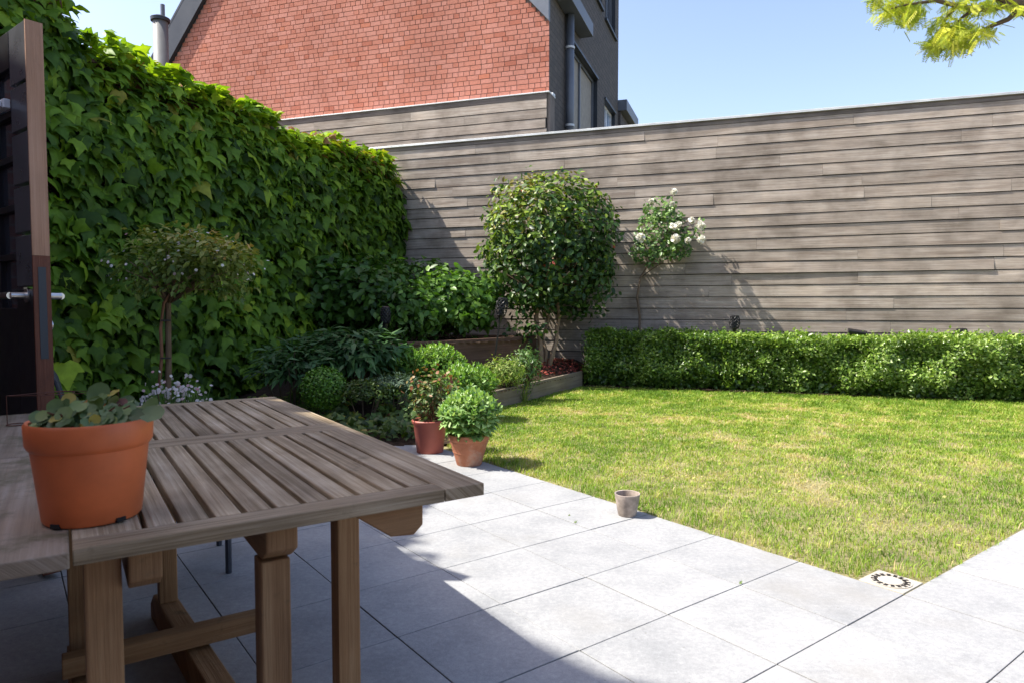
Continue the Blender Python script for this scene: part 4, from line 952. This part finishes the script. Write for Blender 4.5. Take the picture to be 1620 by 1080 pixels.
# orange plastic pot on the table
op = depth(147, 800, 1.462); op[2] = .7525
oh = .212
orp = potted('potted_geranium', op, 'orange plastic nursery pot with small scalloped leaves, standing on the wooden table', pot_prof(.094, .119, oh, .055, .008), MAT['potorange'], oh-.03, .107)
for w in (-1.75, -.42, .9, 2.3, -2.95): d = V(math.cos(w), math.sin(w), 0); t = V(-d[1], d[0], 0); MB().box(op+d*.0805-t*.014+UP*.0005, t*.02, d*.0165, UP*.009).build('drain_hole', MAT['hole'], orp)
n = 230; a = RNG.uniform(0, 2*math.pi, n); q = np.sqrt(RNG.random(n)); P = op+np.c_[.094*q*np.cos(a), .094*q*np.sin(a), oh-.008+.055*RNG.random(n)*(1.25-q)]
leaves('foliage', P, UP[None]*.9+V(0, -.55, 0)[None]+np.c_[np.cos(a)*.5*q, np.sin(a)*.5*q, np.zeros(n)]+RNG.normal(0, .3, (n, 3)), np.c_[np.cos(a), np.sin(a), .1+.3*RNG.random(n)]+RNG.normal(0, .45, (n, 3)), RNG.uniform(.022, .037, n), ROUND, np.clip(RNG.normal(.42, .28, n), 0, 1), MAT['geranium'], orp)
P = np.array([op+V(.0, .02, oh+.028), op+V(-.038, .0, oh+.03), op+V(.105, .01, oh+.01), op+V(.118, -.02, oh+.012)]); n = 4
leaves('foliage', P, np.array([(.1, -.9, .4), (.2, -.8, .5), (-.3, -.7, .6), (.1, -.6, .8)]), np.array([(.1, 0, 1), (-.4, 0, .6), (.5, 0, .6), (1, 0, .2)]), np.array([.05, .03, .045, .05]), ROUND, np.array([.3, .85, .35, .3]), MAT['geranium'], orp)
P = np.array([op+V(-.068, .0, oh+.018), op+V(-.05, .02, oh+.025), op+V(-.02, .04, oh+.02), op+V(.01, .05, oh+.015)]); n = 4
leaves('dried_leaf', P, V(.1, -.8, .5)[None]+RNG.normal(0, .3, (n, 3)), rdirs(n)+UP[None]*.5, RNG.uniform(.026, .042, n), IVY, np.array([0, .8, .3, .1]), MAT['dried'], orp)
mb = MB()
for k in range(40):
    a = RNG.uniform(0, 6.28); r0, r1 = RNG.uniform(.0, .06), RNG.uniform(.05, .12); f = op+V(math.cos(a)*r0, math.sin(a)*r0, oh-.035); t = op+V(math.cos(a+.4)*r1, math.sin(a+.4)*r1, oh+RNG.uniform(-.01, .03))
    mb.tube([f, f*.5+t*.5+UP*.012, t], .0018, 5, cap=False)
mb.build('stem', MAT['barkred'], orp)
# red plastic pot
rp = ground(679, 718)+V(-.005, .1, 0); rp[2] = .001
rd = potted('potted_shrub', rp, 'dusty red plastic pot holding a half dried bushy plant, at the patio edge', [(0, 0), (.108, 0), (.112, .006), (.136, .235), (.15, .25), (.152, .268), (.145, .276), (.138, .272), (.132, .24), (0, .24)], MAT['potred'], .245, .13)
c = rp+V(.03, 0, .45)
crown('foliage', c, (.22, .2, .2), 620, (.03, .06), OVATE, MAT['potplant'], rd, 2, .55, .3, -1, 51, .5, .6, .6, .1, .5)
mb = MB()
for k in range(70):
    d = rdirs(1)[0]; t = c+d*V(.23, .21, .22)*RNG.uniform(.7, 1.1); f = rp+V(RNG.normal(0, .04), RNG.normal(0, .04), .245)
    mb.tube([f, f*.5+t*.5+V(RNG.normal(0, .02), 0, .02), t], [.004, .003, .0015], 5)
mb.build('stem', MAT['barkred'], rd)
P, O, t = crown_points(46, c+V(-.02, 0, .06), (.24, .2, .2), 2, .1, .3, 2.2, .0, 53); n = len(P)
leaves('foliage', P, O+RNG.normal(0, .4, (n, 3)), rdirs(n)+UP[None]*.4, RNG.uniform(.025, .04, n), ROUND, RNG.uniform(.7, 1, n), MAT['potplant'], rd)
# terracotta pot
tp = ground(741, 738)+V(0, .09, 0); tp[2] = .001
prof = [(0, 0), (.093, 0), (.097, .006), (.120, .09), (.123, .098), (.126, .10), (.127, .112), (.131, .12), (.136, .15), (.146, .168), (.149, .19), (.16, .2), (.164, .225), (.161, .238), (.15, .24), (.143, .2), (0, .2)]
tr = potted('potted_stonecrop', tp, 'weathered terracotta pot overflowing with pale green stonecrop, beside the lawn', prof, MAT['terracotta'], .21, .142)
sedum_foliage(tr, tp+V(.012, 0, .33), (.235, .22, .235), 125, .082, MAT['sedumpale'], .2, 15, (.5, .22))
# small grey pot
gp = ground(995, 819)+V(0, .06, 0); gp[2] = .001
potted('flower_pot', gp, 'small empty grey stained pot standing alone on the paving by the lawn', [(0, 0), (.050, 0), (.0535, .006), (.0735, .122), (.0745, .127), (.0725, .129), (.066, .127), (.054, .03), (0, .03)], MAT['potgrey'], 0, 0, 'pot')

# ------------------------------------------------------------------ drain in the lawn corner
DS = .195; dr = LC+V(0, 0, .001)
drain = thing('drain_cover', dr+(GA+GB)*DS/2, 'square cream drain cover with a round grating at the lawn corner', 'drain cover')
mb = MB(); mb.box(dr+(GA+GB)*.003-UP*.03, GA*(DS-.006), GB*(DS-.006), UP*.032); mb.build('plate', MAT['cream'], drain, bevel=.003)
dc_ = dr+(GA+GB)*DS/2+UP*.0035
MB().lathe([(.066, .0), (.066, .0025), (.085, .0025), (.085, 0)], dc_-UP*.001, 40).lathe([(.0, .0042), (.046, .0042), (.05, .002), (.05, 0)], dc_-UP*.001, 40).build('grating', MAT['cream'], drain)
mb = MB()
for k in range(16):
    w = 2*math.pi*k/16; d = V(math.cos(w), math.sin(w), 0); t = V(-d[1], d[0], 0); mb.prism([dc_+d*.053-t*.006, dc_+d*.078-t*.0085, dc_+d*.078+t*.0085, dc_+d*.053+t*.006], UP*.0022)
mb.build('slot', MAT['hole'], drain)

# ------------------------------------------------------------------ the wooden table
TC = V(-.072, 1.75, 0); TL = V(.835, .55, 0); TL = TL/np.linalg.norm(TL); TW_ = V(-TL[1], TL[0], 0)
def tb(a, b, z=0): return TC-TL*a+TW_*b+UP*z
table = thing('wooden_table', tb(.6, 1.0), 'large weathered grey slatted wooden garden table in the shade', 'table')
TZ, TT, LEN, WID = .75, .032, 2.09, .9
mb = MB()
def plank(a0, a1, b0, b1, r=None, t=TT): mb.box(tb(a1, b0, TZ-t), TL*(a1-a0), TW_*(b1-b0), UP*t, r)
for (b0, b1) in ((0.0, 1.045), (1.049, LEN)):
    plank(.0, .1135, b0+.072, b1-(.072 if b0 else 0)) if b0 else plank(.0, .1135, b0+.0, b1-.072); plank(.7766, WID-.002, b0+.072, b1-.072)
    # end boards run past the stiles; the corner block is a separate piece of wood
    plank(.0 if b0 else .115, WID-.002, b0, b0+.0715); plank(.0, WID-.002, b1-.0715, b1)
    for k in range(10):
        a0 = .1176+.0655*k+.0065; plank(a0, a0+.0525, b0+.0725, b1-.0725, None, TT-.002-.001*random.random())
top = mb.build('tabletop', MAT['table'], table, bevel=.0025)
mb = MB()
for (b0, b1) in ((-.012, 1.04), (1.046, LEN)):
    plank(WID+.003, WID+.26, b0, b1); 
    for k in range(5): plank(WID+.264+.07*k, WID+.264+.07*k+.064, b0+.08, b1-.08, None, TT-.003)
    plank(WID+.264, WID+.62, b0, b0+.078); plank(WID+.264, WID+.62, b1-.078, b1)
mb.build('table_leaf', MAT['tableedge'], table, bevel=.003)
# corner block
def beam_end(mb, a, b0, b1, z0, z1, w, ch):
    """a rail under the top along the table, its near end chamfered below"""
    A = tb(a, b0); mb.prism([tb(a+w/2, b0, z1), tb(a+w/2, b1, z1), tb(a+w/2, b1, z0), tb(a+w/2, b0+ch, z0), tb(a+w/2, b0, z0+ch*.6)], TL*w, random.random())
ZB = TZ-TT-.002
mb = MB(); beam_end(mb, .505, .035, 2.0, ZB-.085, ZB, .07, .05); beam_end(mb, .775, .03, 2.0, ZB-.085, ZB, .06, .04)
# slide rail running along the short side, end under the right corner
p = tb(.80, .055, ZB); mb.prism([tb(.165, .02, ZB), tb(.345, .02, ZB), tb(.25, .02, ZB-.068), tb(.19, .02, ZB-.074), tb(.165, .02, ZB-.052)], TW_*.06, .3)
mb.build('rail', MAT['tableleg'], table, bevel=.004)
def post(a, b, w, z0=0.0, z1=None):
    m = MB(); c = tb(a, b, z0); m.box(c-TL*w/2-TW_*w/2, TL*w, TW_*w, UP*((ZB-.086 if z1 is None else z1)-z0)); m.build('leg', MAT['tableleg'], table, bevel=.004)
post(.512, .10, .066, .112); post(.60, 1.30, .062, .112, ZB-.002); post(.848, .10, .066, .112, ZB-.002); post(.88, .99, .062, .112, ZB-.002); post(.222, .43, .066, .0, ZB-.001)
for (a0, b0, a1, b1) in ((.495, -.03, .61, 1.45), (.84, -.02, .885, 1.16)):
    A, B = tb(a0, b0), tb(a1, b1); d = unit(B-A); s_ = V(d[1], -d[0], 0)*.07
    m = MB(); m.prism([A+UP*.002, B+UP*.002, B+UP*.06, B-d*.06+UP*.111, A+d*.06+UP*.111, A+UP*.06], s_); o = m.build('foot', MAT['tableleg'], table, bevel=.004)
    o.location = tuple(V(*o.location)-s_/2)
MB().bar(tb(.93, .85, .155), tb(.33, .85, .155), .055, .06).build('stretcher', MAT['tableleg'], table, bevel=.004)

# wire rack on the table
wr = ground(30, 672, .75); wr[2] = .752
rack = thing('wire_rack', wr, 'thin rusty wire stand on the table behind the orange pot', 'wire stand')
mb = MB(); H = .112; wd = TL*.85+TW_*-.3; wd = V(1, .1, 0)
p0 = wr+V(-.045, 0, 0); p1 = p0+wd*.125; q0_ = p0+V(.02, .13, 0); 
for f in (p0, p1, p0+V(.1, .16, 0), p1+V(.22, .14, 0)):
    mb.tube([f, f+UP*H], .0015, 6); mb.tube([f+V(.035+.032*math.cos(w), .032*math.sin(w), .0015)*1 for w in np.linspace(math.pi, 3*math.pi, 15)], .002, 5, cap=False)
mb.tube([p0+UP*H, p1+UP*H, p1+V(.22, .14, H), p0+V(.1, .16, H), p0+UP*H], .0015, 6)
mb.tube([p1+V(.02+.05*math.cos(w), .08+.05*math.sin(w), H) for w in np.linspace(0, 2*math.pi, 21)], .002, 5, cap=False)
mb.build('wire', MAT['copper'], rack)

# stool pushed under the table, and a garden chair behind it
sl = [ground(362, 905), V(-1.49, 3.42, 0), V(-1.53, 2.97, 0), V(-1.73, 3.28, 0)]
stool = thing('garden_stool', V(-1.5, 3.2, 0), 'dark stool pushed under the far side of the table, one leg showing', 'stool')
for p in sl: MB().tube([V(p[0], p[1], 0), V(p[0], p[1], .42)], .014, 8).build('leg', MAT['chair'], stool)
pp = [V(p[0], p[1], .42) for p in (sl[0], sl[1], sl[3], sl[2])]
MB().prism(pp, UP*.03).build('seat', MAT['chair'], stool, bevel=.006)
cb_ = depth(112, 640, 3.75); cb_[2] = .0
chair = thing('garden_chair', cb_, 'dark blue grey resin garden chair with curved back, half hidden behind the door', 'chair')
cx_, cy_ = TL, TW_
def cp(u, v, z): return V(cb_[0], cb_[1], 0)+cx_*u+cy_*v+UP*z
mb = MB(); prof = [(.03, .42), (.0, .55), (-.035, .7), (-.065, .82), (-.1, .875), (-.135, .875)]
for s in range(5):
    v0 = -.2+.082*s
    for (u0, z0_), (u1, z1_) in zip(prof, prof[1:]): mb.bar(cp(u0, v0+.035, z0_), cp(u1, v0+.035, z1_+.002), .07, .018, cx_)
mb.build('backrest', MAT['chair'], chair, bevel=.004)
MB().box(cp(.0, -.22, .41), cx_*.44, cy_*.44, UP*.025).build('seat', MAT['chair'], chair, bevel=.01)
for (u, v) in ((.02, -.2), (.02, .2), (.42, -.2), (.42, .2)): MB().tube([cp(u+(.04 if u > .2 else -.06), v, 0), cp(u, v, .41)], .016, 8).build('leg', MAT['chair'], chair)
for v in (-.22, .22): MB().bar(cp(-.04, v, .64), cp(.36, v, .62), .045, .022).tube([cp(.34, v, .61), cp(.4, v, .42)], .014, 8).build('armrest', MAT['chair'], chair, bevel=.004)

# ------------------------------------------------------------------ the open door at the left
DD = unit(V(-.79, .61, 0)); DE = unit(V(.61, .79, 0)); dz0, dz1 = .02, 2.43
dp = depth(53, 468, 2.97); dp[2] = 0
door = thing('garden_door', dp+UP*dz0, 'black glazed door with a bare wooden edge standing open behind the table', 'door')
TK, DWD = .066, 1.2
def dq(a, z, o=0): return dp+DD*a+UP*z+DE*o
mb = MB()
for (a0, a1, z0_, z1_) in ((.004, .21, dz0, 1.284), (DWD-.16, DWD, dz0, dz1), (.21, DWD-.16, 2.27, dz1), (.21, DWD-.16, dz0, 1.2)):
    mb.box(dq(a0, z0_, .001), DD*(a1-a0), DE*(TK-.002), UP*(z1_-z0_))
mb.build('leaf', MAT['black'], door, bevel=.002)
mb = MB()
for za, zb in ((1.298, 1.520), (1.536, 1.733), (1.749, 1.965), (1.981, 2.170), (2.186, dz1)): mb.box(dq(.004, za, .001), DD*.2, DE*(TK-.002), UP*(zb-za))
mb.build('cladding', MAT['doorgrey'], door, bevel=.003)
mb = MB(); mb.box(dq(.21, 1.2, .028), DD*(DWD-.37), DE*.014, UP*1.07); mb.build('pane', MAT['doorglass'], door)
mb = MB()
for z in (1.42, 1.64, 1.86, 2.06): mb.box(dq(.21, z, .006), DD*(DWD-.37), DE*.054, UP*.028)
for a in (.44, .66, .86): mb.box(dq(a, 1.201, .008), DD*.026, DE*.05, UP*1.068)
mb.build('glazing_bar', MAT['black'], door)
MB().box(dq(-.005, 1.43, 0.0), DD*.01, DE*TK, UP*(dz1-1.43+.001)).build('upper_edge', MAT['doorwood'], door)
MB().box(dq(-.005, dz0, 0.0), DD*.01, DE*TK, UP*(1.429-dz0)).build('lower_edge', MAT['doorred'], door)
mb = MB(); mb.box(dq(-.007, .98, .018), DD*.004, DE*.03, UP*.4); mb.build('lock_plate', MAT['zincdark'], door)
for sgn, base in ((-1, 0.0), (1, TK)):
    h0 = dq(.07, 1.255, base); n_ = DE*sgn
    m = MB(); m.tube([h0, h0+n_*.064], .0145, 12); m.tube([h0+n_*.064, h0+n_*.067+DD*.16], .015, 12); m.tube([h0, h0+n_*.008], .03, 18)
    m.build('handle', MAT['steel'], door, smooth=False)
m = MB(); h0 = dq(.06, 1.125, TK); m.tube([h0, h0+DE*.02], .021, 16); m.build('key_rose', MAT['steel'], door)
h0 = dq(.2, 2.09, -.001); MB().box(h0, DD*.26, DE*-.026, UP*.04).box(h0+DD*.02-DE*.028+UP*.005, DD*.04, DE*-.04, UP*.026).box(h0+DD*.0-DE*.068-UP*.045, DD*.024, DE*-.018, UP*.075).build('latch', MAT['white'], door, bevel=.003)

# ------------------------------------------------------------------ the house the door belongs to, just outside the frame
hx = dp+DD*(DWD+.05)
own = thing('garden_room', V(hx[0]-.2, 0, 0), 'brick wall of the house the open door belongs to, with an added unseen rear wall', 'house')
MB().box(V(hx[0]-.42, -2.2, 0), V(.3, 0, 0), V(0, hx[1]+2.15, 0), UP*2.75).build('wall', MAT['wallbrick'], own)
MB().box(V(hx[0]-.12, -2.2, 0), V(7.2, 0, 0), V(0, .35, 0), UP*4.3).build('unseen_rear_wall', MAT['wallbrick'], own)  # unseen wall added behind the camera to darken the near shade
